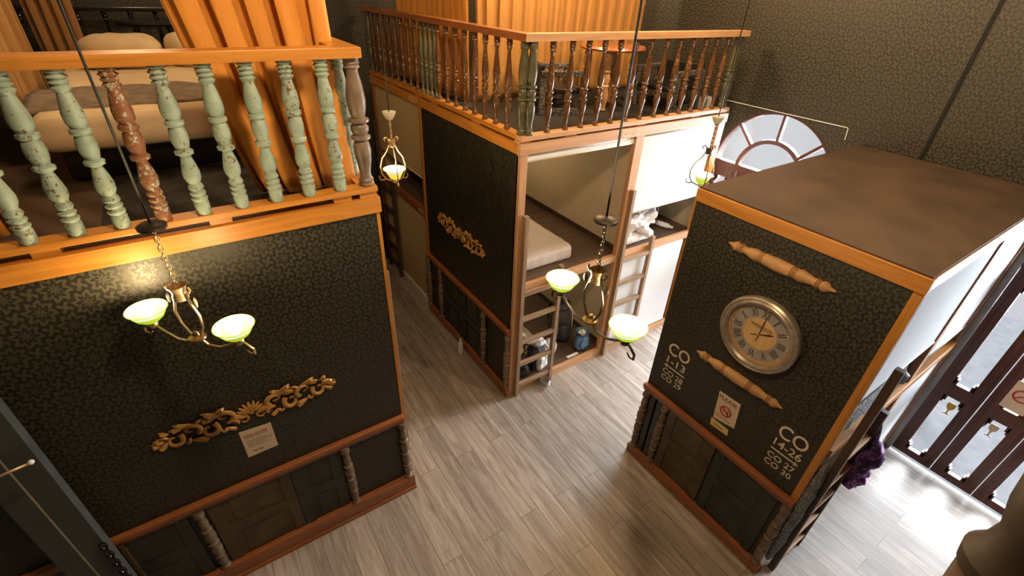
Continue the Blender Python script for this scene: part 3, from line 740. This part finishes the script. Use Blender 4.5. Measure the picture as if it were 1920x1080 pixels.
# ------------------------------------------------------------------ curtains
def curtain(label, bot, top, folds, amp, mat, zb, zt, name='curtain', seed=1, sway=0, pw=1.0):
    """bot/top are ground-plan polylines ((x0,y0),(x1,y1))"""
    b0, b1 = Vector((*bot[0], zb)), Vector((*bot[1], zb)); t0, t1 = Vector((*top[0], zt)), Vector((*top[1], zt))
    d = (b1-b0); nrm = Vector((-d.y, d.x, 0)).normalized()
    def fn(u, v):
        vv = v**pw
        p = (b0+(b1-b0)*u)*(1-vv) + (t0+(t1-t0)*u)*vv; p.z = zb + (zt-zb)*v
        ph = u*folds*2*PI + 1.3*noise.noise(Vector((u*3, seed, v*.6))) + .8*noise.noise(Vector((u*folds, seed+4, v*1.2)))
        a = amp*(.75 + .25*v)*(.7+.6*noise.noise(Vector((u*folds*.7, seed*2, 0))))
        s_ = math.sin(ph); s_ = math.copysign(abs(s_)**.7, s_)
        return p + nrm*(a*s_) + d.normalized()*(.35*amp*math.cos(ph*2))
    mb = MB().grid(fn, max(40, int(folds*14)), 26)
    c = ((bot[0][0]+bot[1][0])/2, (bot[0][1]+bot[1][1])/2, zb)
    o = solo(mb, name, mat, label, 'curtain', c); md = o.modifiers.new('s', 'SOLIDIFY'); md.thickness = .006
    return o
curtain('bright ochre curtain at the near right corner of the left deck', ((.24, 2.74), (.71, 2.66)), ((-.12, 2.86), (.70, 2.80)), 5, .06, CURT, 2.645, 4.6, seed=3, pw=.8)
curtain('ochre curtain hem at the left photo edge behind the mint balusters', ((-1.05, 2.78), (-.69, 2.70)), ((-1.15, 2.8), (-.92, 2.72)), 4, .035, CURT, 2.65, 4.6, seed=5)
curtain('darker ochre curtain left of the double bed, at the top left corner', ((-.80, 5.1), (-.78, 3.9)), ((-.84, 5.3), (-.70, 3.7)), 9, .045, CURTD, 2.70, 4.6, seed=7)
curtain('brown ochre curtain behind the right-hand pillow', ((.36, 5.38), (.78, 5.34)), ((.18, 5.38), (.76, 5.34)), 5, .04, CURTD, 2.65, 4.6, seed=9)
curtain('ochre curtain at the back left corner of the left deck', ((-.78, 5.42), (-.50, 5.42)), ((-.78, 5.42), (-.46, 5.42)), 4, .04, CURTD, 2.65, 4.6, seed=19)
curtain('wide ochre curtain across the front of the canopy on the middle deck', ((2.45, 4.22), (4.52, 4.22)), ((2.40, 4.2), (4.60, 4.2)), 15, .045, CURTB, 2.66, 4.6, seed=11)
curtain('long ochre curtain along the left side of the middle deck canopy', ((2.40, 5.95), (2.40, 4.32)), ((2.38, 5.95), (2.38, 4.30)), 13, .045, CURT, 2.66, 4.6, seed=13)

# ------------------------------------------------------------------ furniture on the middle deck
DZ = 2.645
tb = thing('round_table', 'round red brown table with turned legs on the middle deck', 'table', (3.58, 3.62, DZ))
MB().lathe([(.0, 0), (.30, 0), (.315, .015), (.30, .035), (0, .035)], (3.58, 3.62, 3.165), n=32, cap=False).build('table_top', RD['X'], tb)
for (dx, dy) in ((-.17, -.14), (.17, -.14), (-.17, .14), (.17, .14)):
    MB().lathe([(r*.95, h) for r, h in P_table(.52)], (3.58+dx, 3.62+dy, DZ), n=12).build('leg', RAWW, tb)
def wicker_chair(label, x, y, rz):
    t = thing('wicker_chair', label, 'chair', (0, 0, 0))
    for sx in (-1, 1):
        f = MB(); 
        f.box(sx*.24-.025, sx*.24+.025, -.22, -.17, 0, .32); f.box(sx*.24-.025, sx*.24+.025, .17, .22, 0, .32); f.box(sx*.24-.025, sx*.24+.025, -.22, .22, .32, .37, bev=.01); f.box(sx*.24-.025, sx*.24+.025, -.17, .17, 0, .05)
        f.build('side_frame', WICK, t)
    B(-.21, .21, -.20, .20, .17, .22, bev=.015).build('seat', BLACK, t)
    B(-.24, .24, .18, .235, .20, .42, bev=.015).build('backrest', BLACK, t)
    t.location = (x, y, DZ+.002); t.rotation_euler = (0, 0, rz); return t
wicker_chair('low wicker chair left of the round table on the middle deck', 3.02, 3.75, R(70))
wicker_chair('low wicker chair with grey woven side frame, right of the round table', 4.17, 3.38, R(-85))
solo(B(4.42, 4.56, 3.06, 3.15, DZ+.001, DZ+.12, bev=.01), 'tissue_box', OFFW, 'small pale box by the far right post of the middle deck', 'box', (4.5, 3.1, DZ))

# ------------------------------------------------------------------ bags and bits
def backpack(label, x, y, z, s, rz, mat, mat2, tilt=0, cat='backpack'):
    t = thing('backpack', label, cat, (0, 0, 0))
    MB().lump((0, 0, .25*s), (.30*s, .22*s, .50*s), .7, .03*s, 9/s, seed=x).build('body', mat, t)
    MB().lump((0, -.12*s, .16*s), (.22*s, .10*s, .24*s), .7, .02*s, 12/s, seed=y).build('front_pocket', mat2, t)
    MB().lump((0, 0, .50*s), (.24*s, .22*s, .10*s), .8, .02*s, 12/s, seed=y+2).build('top_lid', mat2, t)
    for sx in (-1, 1):
        MB().tube([(sx*.07*s, .10*s, .48*s), (sx*.09*s, .16*s, .42*s), (sx*.10*s, .17*s, .25*s), (sx*.09*s, .12*s, .08*s)], .014*s, 6).build('strap', CHARB, t)
        MB().tube([(sx*.08*s, -.08*s, .50*s), (sx*.09*s, -.15*s, .42*s), (sx*.09*s, -.175*s, .25*s), (sx*.08*s, -.14*s, .08*s)], .007*s, 6).build('strap', STEEL, t)
    t.location = (x, y, z); t.rotation_euler = (tilt, 0, rz); return t
backpack('large charcoal backpack standing at the end of the lower bunk', 3.06, 3.33, .088, .95, R(-20), CHARC, NAVY)
backpack('black backpack with light panels slumped behind the ladder rungs', 2.50, 2.985+.06, .088, .72, R(15), NAVY, OFFW)
backpack('black rucksack lying beside the white duvet on the upper bunk', 4.20, 3.28, 1.338, .62, R(-30), NAVY, CHARC)
solo(MB().lump((2.30, 3.66, .33), (.30, .26, .17), .75, .03, 8, seed=12), 'dark_bag', CHARC, 'dark bag on the lower mattress, deep in the bunk', 'bag', (2.3, 3.66, .24))
solo(MB().lump((2.76, 3.14, .19), (.17, .17, .20), .8, .02, 10, seed=15), 'plastic_bag', WHITEP, 'small white plastic bag between the two backpacks', 'bag', (2.76, 3.14, .088))
solo(MB().lump((2.28, 2.995, .16), (.22, .11, .14), .8, .03, 14, seed=21), 'bundled_jacket', NAVY, 'dark bundled jacket low behind the ladder at the pod corner', 'jacket', (2.28, 2.99, .088))
sb = thing('drawstring_bag', 'blue drawstring bag at the right end of the lower bunk', 'bag', (3.15, 3.03, .088))
MB().lump((3.15, 3.03, .185), (.19, .15, .20), .8, .015, 12, seed=31).build('body', BLUEB, sb)
MB().lathe([(.075, 0), (.055, .02), (.065, .04), (.085, .055)], (3.15, 3.03, .275), n=16, cap=False).build('neck', BLUEB, sb)
MB().lump((3.15, 3.03, .32), (.10, .09, .07), .9, .02, 20, seed=33).build('crumpled_contents', OFFW, sb)
MB().tube([(3.08, 2.955, .27), (3.06, 2.95, .2), (3.10, 2.945, .12), (3.17, 2.945, .16), (3.22, 2.95, .12)], .006, 6).build('cord', CHARB, sb)
solo(B(2.90, 3.06, 2.955, 2.985, .088, .100), 'paper_strip', OFFW, 'narrow pale strip lying just inside the lower bunk sill', 'paper', (2.98, 2.97, .088))
hs = MB()
for i in range(4): hs.torus((2.47, YC-.07-.02*0, .03+.018*i), .045+.006*(i % 2), .007, (0, .15, 1), sx=1.3)
solo(hs, 'coiled_strap', STEEL, 'coiled grey strap on the floor at the foot of the corner ladder', 'strap', (2.47, YC-.07, 0))
def bottle(label, c, axis, s=1):
    t = thing('water_bottle', label, 'bottle', c)
    MB().lathe([(r*s, h*s) for r, h in [(.028, 0), (.032, .01), (.032, .10), (.029, .11), (.032, .12), (.032, .15), (.014, .19), (.014, .20)]], c, axis).build('body', WHITEP, t)
    a = Vector(axis).normalized()
    MB().lathe([(.016*s, 0), (.016*s, .018*s)], Vector(c)+a*.2*s, axis).build('cap', WHITE, t)
bottle('small water bottle standing on the floor beside the black side panel', (1.955, 3.76, 0), (0, 0, 1), .95)
bottle('white bottle lying at the right end of the upper bunk', (4.28, 3.22, 1.372), (.25, -.95, 0), .95)
# purple scarf over the ladder end
sc = thing('scarf', 'purple and black scarf hanging from the dark ladder by the doors', 'scarf', (3.15, K0-.08, 1.4))
MB().lump((3.20, K0-.115, 1.03), (.18, .14, .38), .9, .035, 12, 40, 26, seed=41, flatb=False).build('cloth', PURPLE, sc)
MB().lump((3.22, K0-.12, .86), (.20, .10, .22), .9, .04, 13, 40, 26, seed=44, flatb=False).build('cloth_end', PURPLE, sc)
MB().tube([(3.13, K0-.068, 1.46), (3.17, K0-.085, 1.36), (3.19, K0-.10, 1.18)], [.008, .012, .03], 8).build('loop', PURPLE, sc)
MB().tube([(3.12, K0-.02, 1.47), (3.13, K0-.05, 1.48), (3.15, K0-.075, 1.44)], .008, 8).build('loop', PURPLE, sc)

# ------------------------------------------------------------------ carved ornaments
def spiral(c, r0, r1, a0, a1, n=26, w=.016, tap=.35, sx=1):
    pts = []; rs = []
    for i in range(n+1):
        t = i/n; a = a0+(a1-a0)*t; r = r0+(r1-r0)*t
        pts.append((c[0]+sx*r*math.cos(a), 0, c[1]+r*math.sin(a))); rs.append(w*(1-(1-tap)*t))
    return pts, rs
def ornament(label, loc, rz):
    t = thing('carved_ornament', label, 'ornament', (0, 0, 0))
    fl = (Vector((0, 1, 0)), .75)
    def scroll(mb, sx):
        # open C-scrolls, alternating above and below the spine
        for c, r0, r1, a0, a1, w in (((.135, .030), .050, .014, R(230), R(-120), .017), ((.225, -.028), .048, .013, R(130), R(480), .017), ((.305, .022), .050, .013, R(235), R(-110), .016), ((.395, -.012), .046, .012, R(140), R(470), .015), ((.10, -.045), .030, .008, R(60), R(330), .013), ((.165, -.055), .022, .006, R(190), R(400), .011), ((.25, .058), .022, .006, R(-20), R(220), .011), ((.345, -.045), .020, .006, R(150), R(400), .010), ((.44, .022), .022, .006, R(200), R(-60), .010)):
            p, r = spiral(c, r0, r1, a0, a1, w=w, tap=.45); p = [(sx*x, -.008-.010*math.sin(i*.22), z) for i, (x, y, z) in enumerate(p)]
            mb.tube(p, r, 8, flat=fl)
        mb.tube([(sx*.04, -.005, -.02), (sx*.085, -.012, .0), (sx*.13, -.012, -.025)], [.02, .018, .008], 8, flat=fl)
        mb.tube([(sx*.42, -.008, .03), (sx*.455, -.008, .028), (sx*.50, -.004, .005)], [.014, .012, .003], 8, flat=fl)
        for (x, z, a, l) in ((.185, .066, 15, .10), (.20, .084, 25, .08), (.215, .048, 5, .09), (.335, .075, 20, .085), (.36, .060, 0, .08), (.285, -.066, -170, .08), (.27, -.082, -160, .06), (.15, .085, 165, .06), (.455, .012, 30, .06), (.45, -.03, -35, .06), (.425, .058, 40, .05), (.12, -.075, -150, .06), (.475, -.008, -5, .05)):
            ca, sa = math.cos(R(a)), math.sin(R(a))
            mb.tube([(sx*(x-ca*l/2), -.003, z-sa*l/2), (sx*(x-ca*l*.1), -.012, z-sa*l*.1), (sx*(x+ca*l*.25), -.013, z+sa*l*.25), (sx*(x+ca*l/2), -.003, z+sa*l/2)], [.004, .014, .016, .004], 8, flat=fl)
    for sx in (-1, 1):
        mb = MB(); scroll(mb, sx); mb.build('scrollwork', GOLDW, t)
    s = MB()
    for k in range(7):
        a = R(-150+50*k) if False else R(20+23.5*k)
        s.tube([(0, -.006, -.01), (.035*math.cos(a), -.014, .0+.035*math.sin(a)), (.075*math.cos(a), -.006, .0+.075*math.sin(a))], [.006, .013, .006], 8, flat=fl)
    for sx in (-1, 1):
        p, r = spiral((sx*.05, -.045), .032, .008, R(90), R(90+sx*300), w=.011); s.tube([(x, -.008, z) for x, y, z in p], r, 8, flat=fl)
    s.lathe([(.001, -.016), (.014, -.012), (.018, 0)], (0, 0, -.01), (0, 1, 0)); s.build('shell_centre', GOLDW, t)
    t.location = loc; t.rotation_euler = (0, 0, rz); return t
ornament('gilded carved scroll ornament on the left pod above the cream sign', (-.14, YA-.003, 1.43), 0)
ornament('gilded carved scroll ornament on the side of the middle pod', (XC-.003, 3.89, 1.46), R(-90))
# split turned finials above and below the clock
def finial(label, ya, yb, z):
    L = ya-yb
    half = [(.003, 0), (.008, .02), (.012, .045), (.026, .075), (.028, .10), (.020, .125), (.030, .135), (.022, .145), (.031, .155), (.022, .165), (.020, .19), (.026, .23), (.032, .27), (.033, .30), (.027, .325), (.033, .335), (.026, .345), (.033, .355), (.026, .365), (.033, .375), (.033, .43), (.036, .50)]
    prof = half + [(r, 1-h) for r, h in half[-2::-1]]
    o = solo(MB().lathe([(r*1.15, h*L) for r, h in prof], (XK-.006, ya, z), (0, -1, 0), n=18), 'turned_finial', RAWW, label, 'ornament', (XK-.01, (ya+yb)/2, z))
finial('raw turned wooden finial mounted above the clock', 1.43, .765, 2.325)
finial('raw turned wooden finial mounted below the clock', 1.405, .745, 1.445)

# ------------------------------------------------------------------ clock
CY, CZ = 1.042, 1.852
ck = thing('wall_clock', 'round pewter-rimmed roman numeral clock on the black pod', 'clock', (XK, CY, CZ))
MB().lathe([(.235, .0), (.254, .004), (.260, .03), (.256, .05), (.245, .060), (.236, .055), (.227, .062), (.216, .060), (.205, .045), (.205, .02)], (XK, CY, CZ), (-1, 0, 0), n=64, cap=False).build('rim', CLOCKM, ck)
MB().lathe([(.0, .018), (.21, .018), (.21, .022), (0, .022)], (XK, CY, CZ), (-1, 0, 0), n=48, cap=False).build('dial', CLOCKD, ck); dial = bpy.data.objects['dial']
MB().lathe([(.19, .022), (.192, .028), (.205, .030), (.206, .022)], (XK, CY, CZ), (-1, 0, 0), n=48, cap=False).build('dial_ring', RAWW, dial)
MB().lathe([(.0, .0235), (.108, .0235), (.11, .022)], (XK, CY, CZ), (-1, 0, 0), n=48, cap=False).build('dial_centre', CLOCKC, dial)
XD = XK-.023
nums = ['XII', 'I', 'II', 'III', 'IIII', 'V', 'VI', 'VII', 'VIII', 'IX', 'X', 'XI']
for i, s in enumerate(nums):
    nm = MB()
    a = R(30*i); u = Vector((0, -math.sin(a), math.cos(a))); r = Vector((0, -math.cos(a), -math.sin(a)))
    wd = {'I': .008, 'II': .020, 'III': .032, 'IIII': .042, 'V': .026, 'VI': .034, 'VII': .044, 'VIII': .054, 'IX': .036, 'X': .028, 'XI': .036, 'XII': .046}[s]
    text(s, INK, None, Vector((XD, CY, CZ)) + u*.122 - r*0, r, u, height=.052, width=wd, align='C', target=nm)
    nm.build('numeral', INK, dial)
dots = MB()
for i in range(12):
    a = R(30*i); dots.lathe([(.004, 0), (.004, .002)], (XD, CY-.184*math.sin(a), CZ+.184*math.cos(a)), (-1, 0, 0), n=8)
dots.build('hour_dots', OFFW, dial)
text('GRAND HOTEL', INK, dial, (XK-.024, CY, CZ+.048), rt, up, height=.017, width=.145, align='C', name='lettering')
MB().box(XK-.0252, XK-.024, CY-.06, CY+.06, CZ+.041, CZ+.0425).build('underline', INK, dial)
def hand(a, L, wd, nm_):
    a = R(a); u = Vector((0, -math.sin(a), math.cos(a))); r = Vector((0, -math.cos(a), -math.sin(a))); o = Vector((XK-.027, CY, CZ))
    pts = [o-u*.055-r*.002, o-u*.055+r*.002, o+r*.0025, o+u*L*.7+r*wd, o+u*L, o+u*L*.7-r*wd, o-r*.0025]
    MB().prism(pts, (-.0015, 0, 0)).build(nm_, INK, ck)
hand(4, .135, .004, 'minute_hand'); hand(62, .10, .006, 'hour_hand')
MB().lathe([(.007, 0), (.006, .006)], (XK-.027, CY, CZ), (-1, 0, 0), n=12).build('pivot', BRASS, ck)

# ------------------------------------------------------------------ signs
sg = thing('no_smoking_sign', 'cream PLEASE no smoking card under the lower finial', 'sign', (XK, 1.06, 1.03))
MB().prism([(XK-.003, 1.150, 1.253), (XK-.003, .984, 1.262), (XK-.003, .962, 1.038), (XK-.003, 1.128, 1.002)], (.003, 0, 0)).build('card', PAPER, sg)
text('PLEASE', INK, sg, (XK-.0031, 1.137, 1.205), rt, up, height=.030, width=.138)
MB().torus((XK-.004, 1.058, 1.125), .040, .0055, (1, 0, 0), n=28, k=6).build('ring', REDI, sg)
MB().tube([(XK-.004, 1.088, 1.150), (XK-.004, 1.030, 1.098)], .0045, 6).build('slash', REDI, sg)
MB().box(XK-.0045, XK-.003, 1.032, 1.080, 1.117, 1.125).tube([(XK-.004, 1.04, 1.128), (XK-.004, 1.046, 1.138), (XK-.004, 1.036, 1.146)], .0018, 5).build('cigarette', INK, sg)
text('no smoking', INK, sg, (XK-.0031, 1.118, 1.045), rt, up, height=.012, width=.115)
s2 = thing('small_label', 'narrow yellow card directly below the PLEASE sign', 'sign', (XK, 1.06, .95))
MB().prism([(XK-.003, 1.137, .990), (XK-.003, .994, .992), (XK-.003, .985, .938), (XK-.003, 1.130, .925)], (.003, 0, 0)).build('card', plain('yellow_card', (.68, .50, .20), .7, bump=0), s2)
text('Gracias', INK, s2, (XK-.0031, 1.10, .952), rt, up, height=.016, width=.07)
s3 = thing('por_favor_sign', 'cream POR FAVOR card under the gilded ornament of the left pod', 'sign', (-.15, YA, 1.17))
MB().prism([(-.241, YA-.003, 1.288), (-.064, YA-.003, 1.276), (-.064, YA-.003, 1.064), (-.241, YA-.003, 1.058)], (0, .003, 0)).build('card', PAPER, s3)
ex, ez = (1, 0, 0), (0, 0, 1)
text('POR FAVOR', REDI, s3, (-.222, YA-.0031, 1.228), ex, ez, height=.020, width=.13)
ln = MB()
ln.box(-.222, -.09, YA-.0042, YA-.003, 1.219, 1.2205)
for i, w_ in enumerate((.11, .15, .15, .12, .14)): 
    x = -.22
    while x < -.22+w_-.012:
        q = random.uniform(.006, .016); ln.box(x, x+q, YA-.0042, YA-.003, 1.192-.014*i, 1.1945-.014*i); x += q+.004
ln.build('small_print', INK, s3)
text('The Crew', INK, s3, (-.205, YA-.0031, 1.092), ex, ez, height=.014, width=.06)

# ------------------------------------------------------------------ lamps
def chain(mb, x, y, z0, z1, r=.010, w=.0026):
    z = z0; k = 0
    while z < z1:
        ax = (1, 0, 0) if k % 2 else (0, 1, 0)
        x_, y_ = basis(ax); c = Vector((x, y, z+r))
        pts = []
        for i in range(13):
            a = 2*PI*i/12; h = Vector((0, 0, 1)); s = Vector(ax).cross(h)
            pts.append(c + h*math.cos(a)*r*1.35 + s*math.sin(a)*r*.75)
        mb.tube(pts, w, 5, cap=False); z += r*1.9; k += 1
    return mb
def lamp2(label, x, y, zh, zd, ang, mat, cupm, warm):
    t = thing('chandelier', label, 'hanging lamp', (x, y, zh))
    zc = zh + .24
    MB().tube([(x, y, zd), (x, y, CEIL)], .0045, 8).build('cord', CORDM, t)
    MB().lathe([(.002, .012), (.040, .008), (.052, .0), (.050, -.012), (.030, -.018), (.004, -.022)], (x, y, zd), n=28).build('canopy_disc', DISC, t)
    chain(MB(), x, y, zc+.03, zd-.02, .011, .0026).build('chain', mat, t)
    MB().lathe([(.034, .030), (.036, .034), (.028, .012), (.026, .0), (.030, -.012), (.031, -.03), (.026, -.034), (.022, -.03), (.024, .0), (.027, .03)], (x, y, zc), n=24, cap=False).build('collar', cupm, t)
    MB().lathe([(.002, -.022), (.020, -.018), (.038, -.004), (.036, .004), (.015, .012), (.010, .03), (.002, .035)], (x, y, zh), n=20).build('hub', CUPB, t)
    cu, cv = math.cos(ang), math.sin(ang); RB = .223; zb = zh + .10 - .035
    for s in (-1, 1):
        def P(r, z): return (x+s*cu*r, y+s*cv*r, zh+z)
        MB().tube([P(.055, .275), P(.062, .262), P(.050, .245), P(.030, .235), P(.040, .19), P(.062, .13), P(.055, .07), P(.030, .02), P(.012, .0)], .0055, 8).build('frame_scroll', mat, t)
        MB().tube([P(.012, .0), P(.05, -.035), P(.11, -.035), P(.17, -.005), P(.21, .022), P(.25, .020), P(.285, -.005), P(.285, -.030), P(.262, -.035), P(.245, -.02)], [.006]*8+[.0045, .003], 8).build('arm', mat, t)
        lf = MB().lump(P(.068, .20), (.012, .028, .05), 1, .002, 10, 12, 8, flatb=False); lf.build('leaf', mat, t)
        c = Vector(P(.222, 0))
        MB().lathe([(.018, -.005), (.022, .01), (.014, .03)], c+Vector((0, 0, .018)), n=14).build('socket', mat, t)
        z0 = .045
        bowl = MB().lathe([(.014, z0), (.032, z0+.006), (.052, z0+.024), (.064, z0+.045), (.074, z0+.058), (.082, z0+.064), (.0795, z0+.067), (.070, z0+.060), (.060, z0+.048), (.048, z0+.028), (.030, z0+.011), (.010, z0+.006)], c, n=32, cap=False).build('glass_bowl', BOWLW, t)
        MB().lathe([(.015, z0-.001), (.034, z0+.003), (.055, z0+.021), (.0672, z0+.042)], c, n=32, cap=False).build('glass_underside', BOWLG, bowl)  # underside carries the painted lime halo
        MB().lathe([(.060, z0+.0495), (.048, z0+.0295), (.030, z0+.0125), (.010, z0+.0075)], c, n=32, cap=False).build('lime_glow_well', BOWLG, bowl)  # inner shell that paints the lime glow band inside the bowl
        MB().torus(c+Vector((0, 0, z0+.0655)), .081, .0022, n=36, k=6).build('lime_glow_rim', BOWLG, bowl)  # lime fringe of the glare, painted round the bowl edge
        MB().lathe([(.0, z0+.008), (.012, z0+.012), (.016, z0+.03), (.010, z0+.042), (0, z0+.045)], c, n=12, cap=False).build('bulb', BULB, bowl)
        lg = bpy.data.lights.new('bulb_light', 'POINT'); lg.energy = LAMP_W; lg.color = warm; lg.shadow_soft_size = .03
        lo = bpy.data.objects.new('bulb_light', lg); COL.objects.link(lo); lo.parent = t; lo.location = c + Vector((0, 0, z0+.075)) - Vector((x, y, zh))
    return t
lamp2('two-bowl scroll chandelier hanging before the left pod face', -.215, 2.135, 2.26, 2.81, math.atan2(-.163, .155), BRASS, BRASS, (1, .72, .38))
lamp2('two-bowl bronze chandelier hanging in front of the open bunks', 1.331, 1.245, 2.341, 2.856, math.atan2(-1, 0), IRON, CUPB, (1, .80, .5))
def lamp1(label, x, y, zb, zd, mat, ang, bottom, warm, watt):
    t = thing('pendant_lamp', label, 'hanging lamp', (x, y, zb))
    MB().tube([(x, y, zd), (x, y, CEIL)], .004, 8).build('cord', CORDM, t)
    MB().lathe([(.045, .0), (.046, -.004), (.028, -.04), (.020, -.05), (.018, -.045), (.024, -.038), (.040, -.004)], (x, y, zd), n=20).build('ceiling_cup', CANOPY, t)
    zt = zb+.215
    chain(MB(), x, y, zt+.02, zd-.05, .009, .002).build('chain', mat, t)
    MB().lathe([(.022, .015), (.026, .018), (.019, 0), (.022, -.022), (.018, -.026)], (x, y, zt), n=18).build('collar', mat, t)
    for k in range(3):
        a = ang + k*2*PI/3; cu, cv = math.cos(a), math.sin(a)
        def P(r, z): return (x+cu*r, y+cv*r, zb+z)
        MB().tube([P(.050, .222), P(.056, .240), P(.042, .252), P(.026, .238), P(.022, .205), P(.045, .155), P(.085, .10), P(.103, .04), P(.098, -.01), P(.070, -.05), P(.02, -.062)], .0045, 8).build('frame_scroll', mat, t)
        MB().tube([P(.070, -.05), P(.095, -.062), P(.118, -.055), P(.120, -.035), P(.108, -.032)], [.0045, .004, .004, .003, .002], 8).build('curl', mat, t)
    MB().lathe([(.006, -.075), (.018, -.068), (.020, -.050), (.014, -.04)], (x, y, zb), n=14).build('socket', CANOPY, t)
    pr = [(.016, -.042), (.034, -.034), (.046, -.012), (.056, .008), (.072, .026), (.080, .030)]
    bowl = MB().lathe([p for p in pr[2:]] + [(.077, .033), (.068, .029), (.052, .011), (.042, -.010), (.028, -.030), (.008, -.036)], (x, y, zb), n=28, cap=False).build('glass_bowl', BOWLW, t)
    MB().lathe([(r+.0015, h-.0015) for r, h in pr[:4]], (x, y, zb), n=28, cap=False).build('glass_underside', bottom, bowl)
    MB().torus((x, y, zb+.031), .079, .002, n=30, k=6).build('lime_glow_rim', BOWLG, bowl)  # painted lime glow fringe, as on the chandeliers
    MB().lathe([(.0, -.03), (.012, -.026), (.016, -.008), (.010, .004), (0, .006)], (x, y, zb), n=12, cap=False).build('bulb', BULB, bowl)
    lg = bpy.data.lights.new('bulb_light', 'POINT'); lg.energy = watt; lg.color = warm; lg.shadow_soft_size = .03
    lo = bpy.data.objects.new('bulb_light', lg); COL.objects.link(lo); lo.parent = t; lo.location = (0, 0, .05)
lamp1('small brass scroll pendant with one glass bowl in the narrow left aisle', 1.155, 3.167, 2.478, 2.90, BRASS, R(20), BOWLY, (1, .68, .3), 14)
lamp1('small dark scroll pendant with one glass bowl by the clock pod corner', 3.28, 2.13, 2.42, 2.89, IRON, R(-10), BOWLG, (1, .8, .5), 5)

for (p, l) in (((2.75, 4.45, 2.47), 'small added fill lamp under the ceiling of the open upper bunk'), ((2.9, 4.3, 1.22), 'small added fill lamp under the board over the lower bunk')):  # made-up lamps, added to brighten the bunk interiors
    t = thing('bunk_fill_lamp', l, 'lamp', p)
    MB().lathe([(.02, .055), (.04, .05), (.045, .0), (.04, -.01), (.002, -.012)], p, n=18).build('fill_lamp_shade', glow('bunk_fill_glass', (.8, .7, .5), (1, .8, .5), 1.5), t)
    lg = bpy.data.lights.new('bunk_fill_light', 'POINT'); lg.energy = 7; lg.color = (1, .78, .5); lg.shadow_soft_size = .06
    lo = bpy.data.objects.new('bunk_fill_light', lg); COL.objects.link(lo); lo.parent = t; lo.location = (0, 0, -.09)
# unseen globe lamps added above the frame as warm fill
for i, (p, e) in enumerate(FILL_LAMPS):
    t = thing('ceiling_lamp', 'unseen warm globe added as fill high under the dark ceiling', 'fill lamp', p, 'added fill globes under the ceiling')
    MB().lathe([(.002, -.12), (.07, -.10), (.12, -.03), (.12, .03), (.07, .10), (.03, .12)], p, n=24).build('globe', glow('fill_globe_glass_%d' % i, (.8, .7, .5), (1, .8, .5), 2), t)
    MB().tube([(p[0], p[1], p[2]+.1), (p[0], p[1], CEIL)], .008, 8).build('rod', IRON, t)
    lg = bpy.data.lights.new('fill_light', 'POINT'); lg.energy = e; lg.color = (1, .71, .41); lg.shadow_soft_size = .13
    lo = bpy.data.objects.new('fill_light', lg); COL.objects.link(lo); lo.parent = t; lo.location = (0, 0, -.27)

# ------------------------------------------------------------------ near left post, rod, chain
pc = thing('painted_post', 'grey green painted post with a pale groove line at the lower left edge', 'post', (-1.1, 2.3, 0))
MB().box(-1.19, -1.095, 2.33, 2.40, 0, 3.2).box(-1.085, -.985, 2.33, 2.40, 0, 3.2).box(-1.18, -1.0, 2.34, 2.39, 0, 3.2).build('post_body', GREYP, pc)
B(-1.096, -1.084, 2.332, 2.345, 0, 3.2).build('pale_groove', LINEP, pc)
rd = thing('brass_rod', 'thin brass rod with a white knob at the lower left edge', 'rod', (-1.0, 2.2, 1.8))
MB().tube([(-1.20, 2.2, 1.79), (-.965, 2.2, 1.823)], .006, 8).build('rod', BRASS, rd)
MB().lump((-.955, 2.2, 1.826), (.024, .024, .024), 1, 0, 1, 12, 8, flatb=False).build('knob', WHITEP, rd)
MB().box(-1.20, -1.18, 2.19, 2.34, 1.78, 1.80).build('bracket', BRASS, rd)
solo(chain(MB(), -.985, 2.30, .25, 1.02, .022, .006), 'hanging_chain', CHARB, 'black glossy chain beside the painted post, lower left corner', 'chain', (-.985, 2.3, 1.0))
solo(B(-1.00, -.975, YA-.03, YA-.001, .157, .80, bev=.004), 'wood_strip', OLIVB, 'thin olive wood strip standing beside the hanging chain', 'strip', (-.98, YA, .157))

# ------------------------------------------------------------------ deck under the camera
Dp = thing('bunk_pod', 'pod under the viewer, of which a dark turned corner post shows at lower right', 'bunk pod', (.2, -1, 0))
B(-1.6, 1.19, -2.4, -.12, 0, 2.6).build('body', WP_Y, Dp)
B(-1.6, 1.20, -2.4, -.11, 2.6, 2.655).build('deck_floor', DECKF, Dp)
nprof = [(.075, 0), (.082, .04), (.066, .07), (.060, .12), (.078, .19), (.086, .25), (.074, .31), (.060, .35), (.080, .37), (.082, .40), (.060, .42), (.070, .50), (.078, .56), (.060, .64), (.066, .70)]
nb = solo(MB().lathe(nprof, (1.15, -.175, 2.656), n=28), 'newel_post', plain('dark_oiled_turned_wood', (.030, .019, .010), .6, var=.4), 'large dark turned post at the bottom right corner', 'post', (1.15, -.175, 2.656))
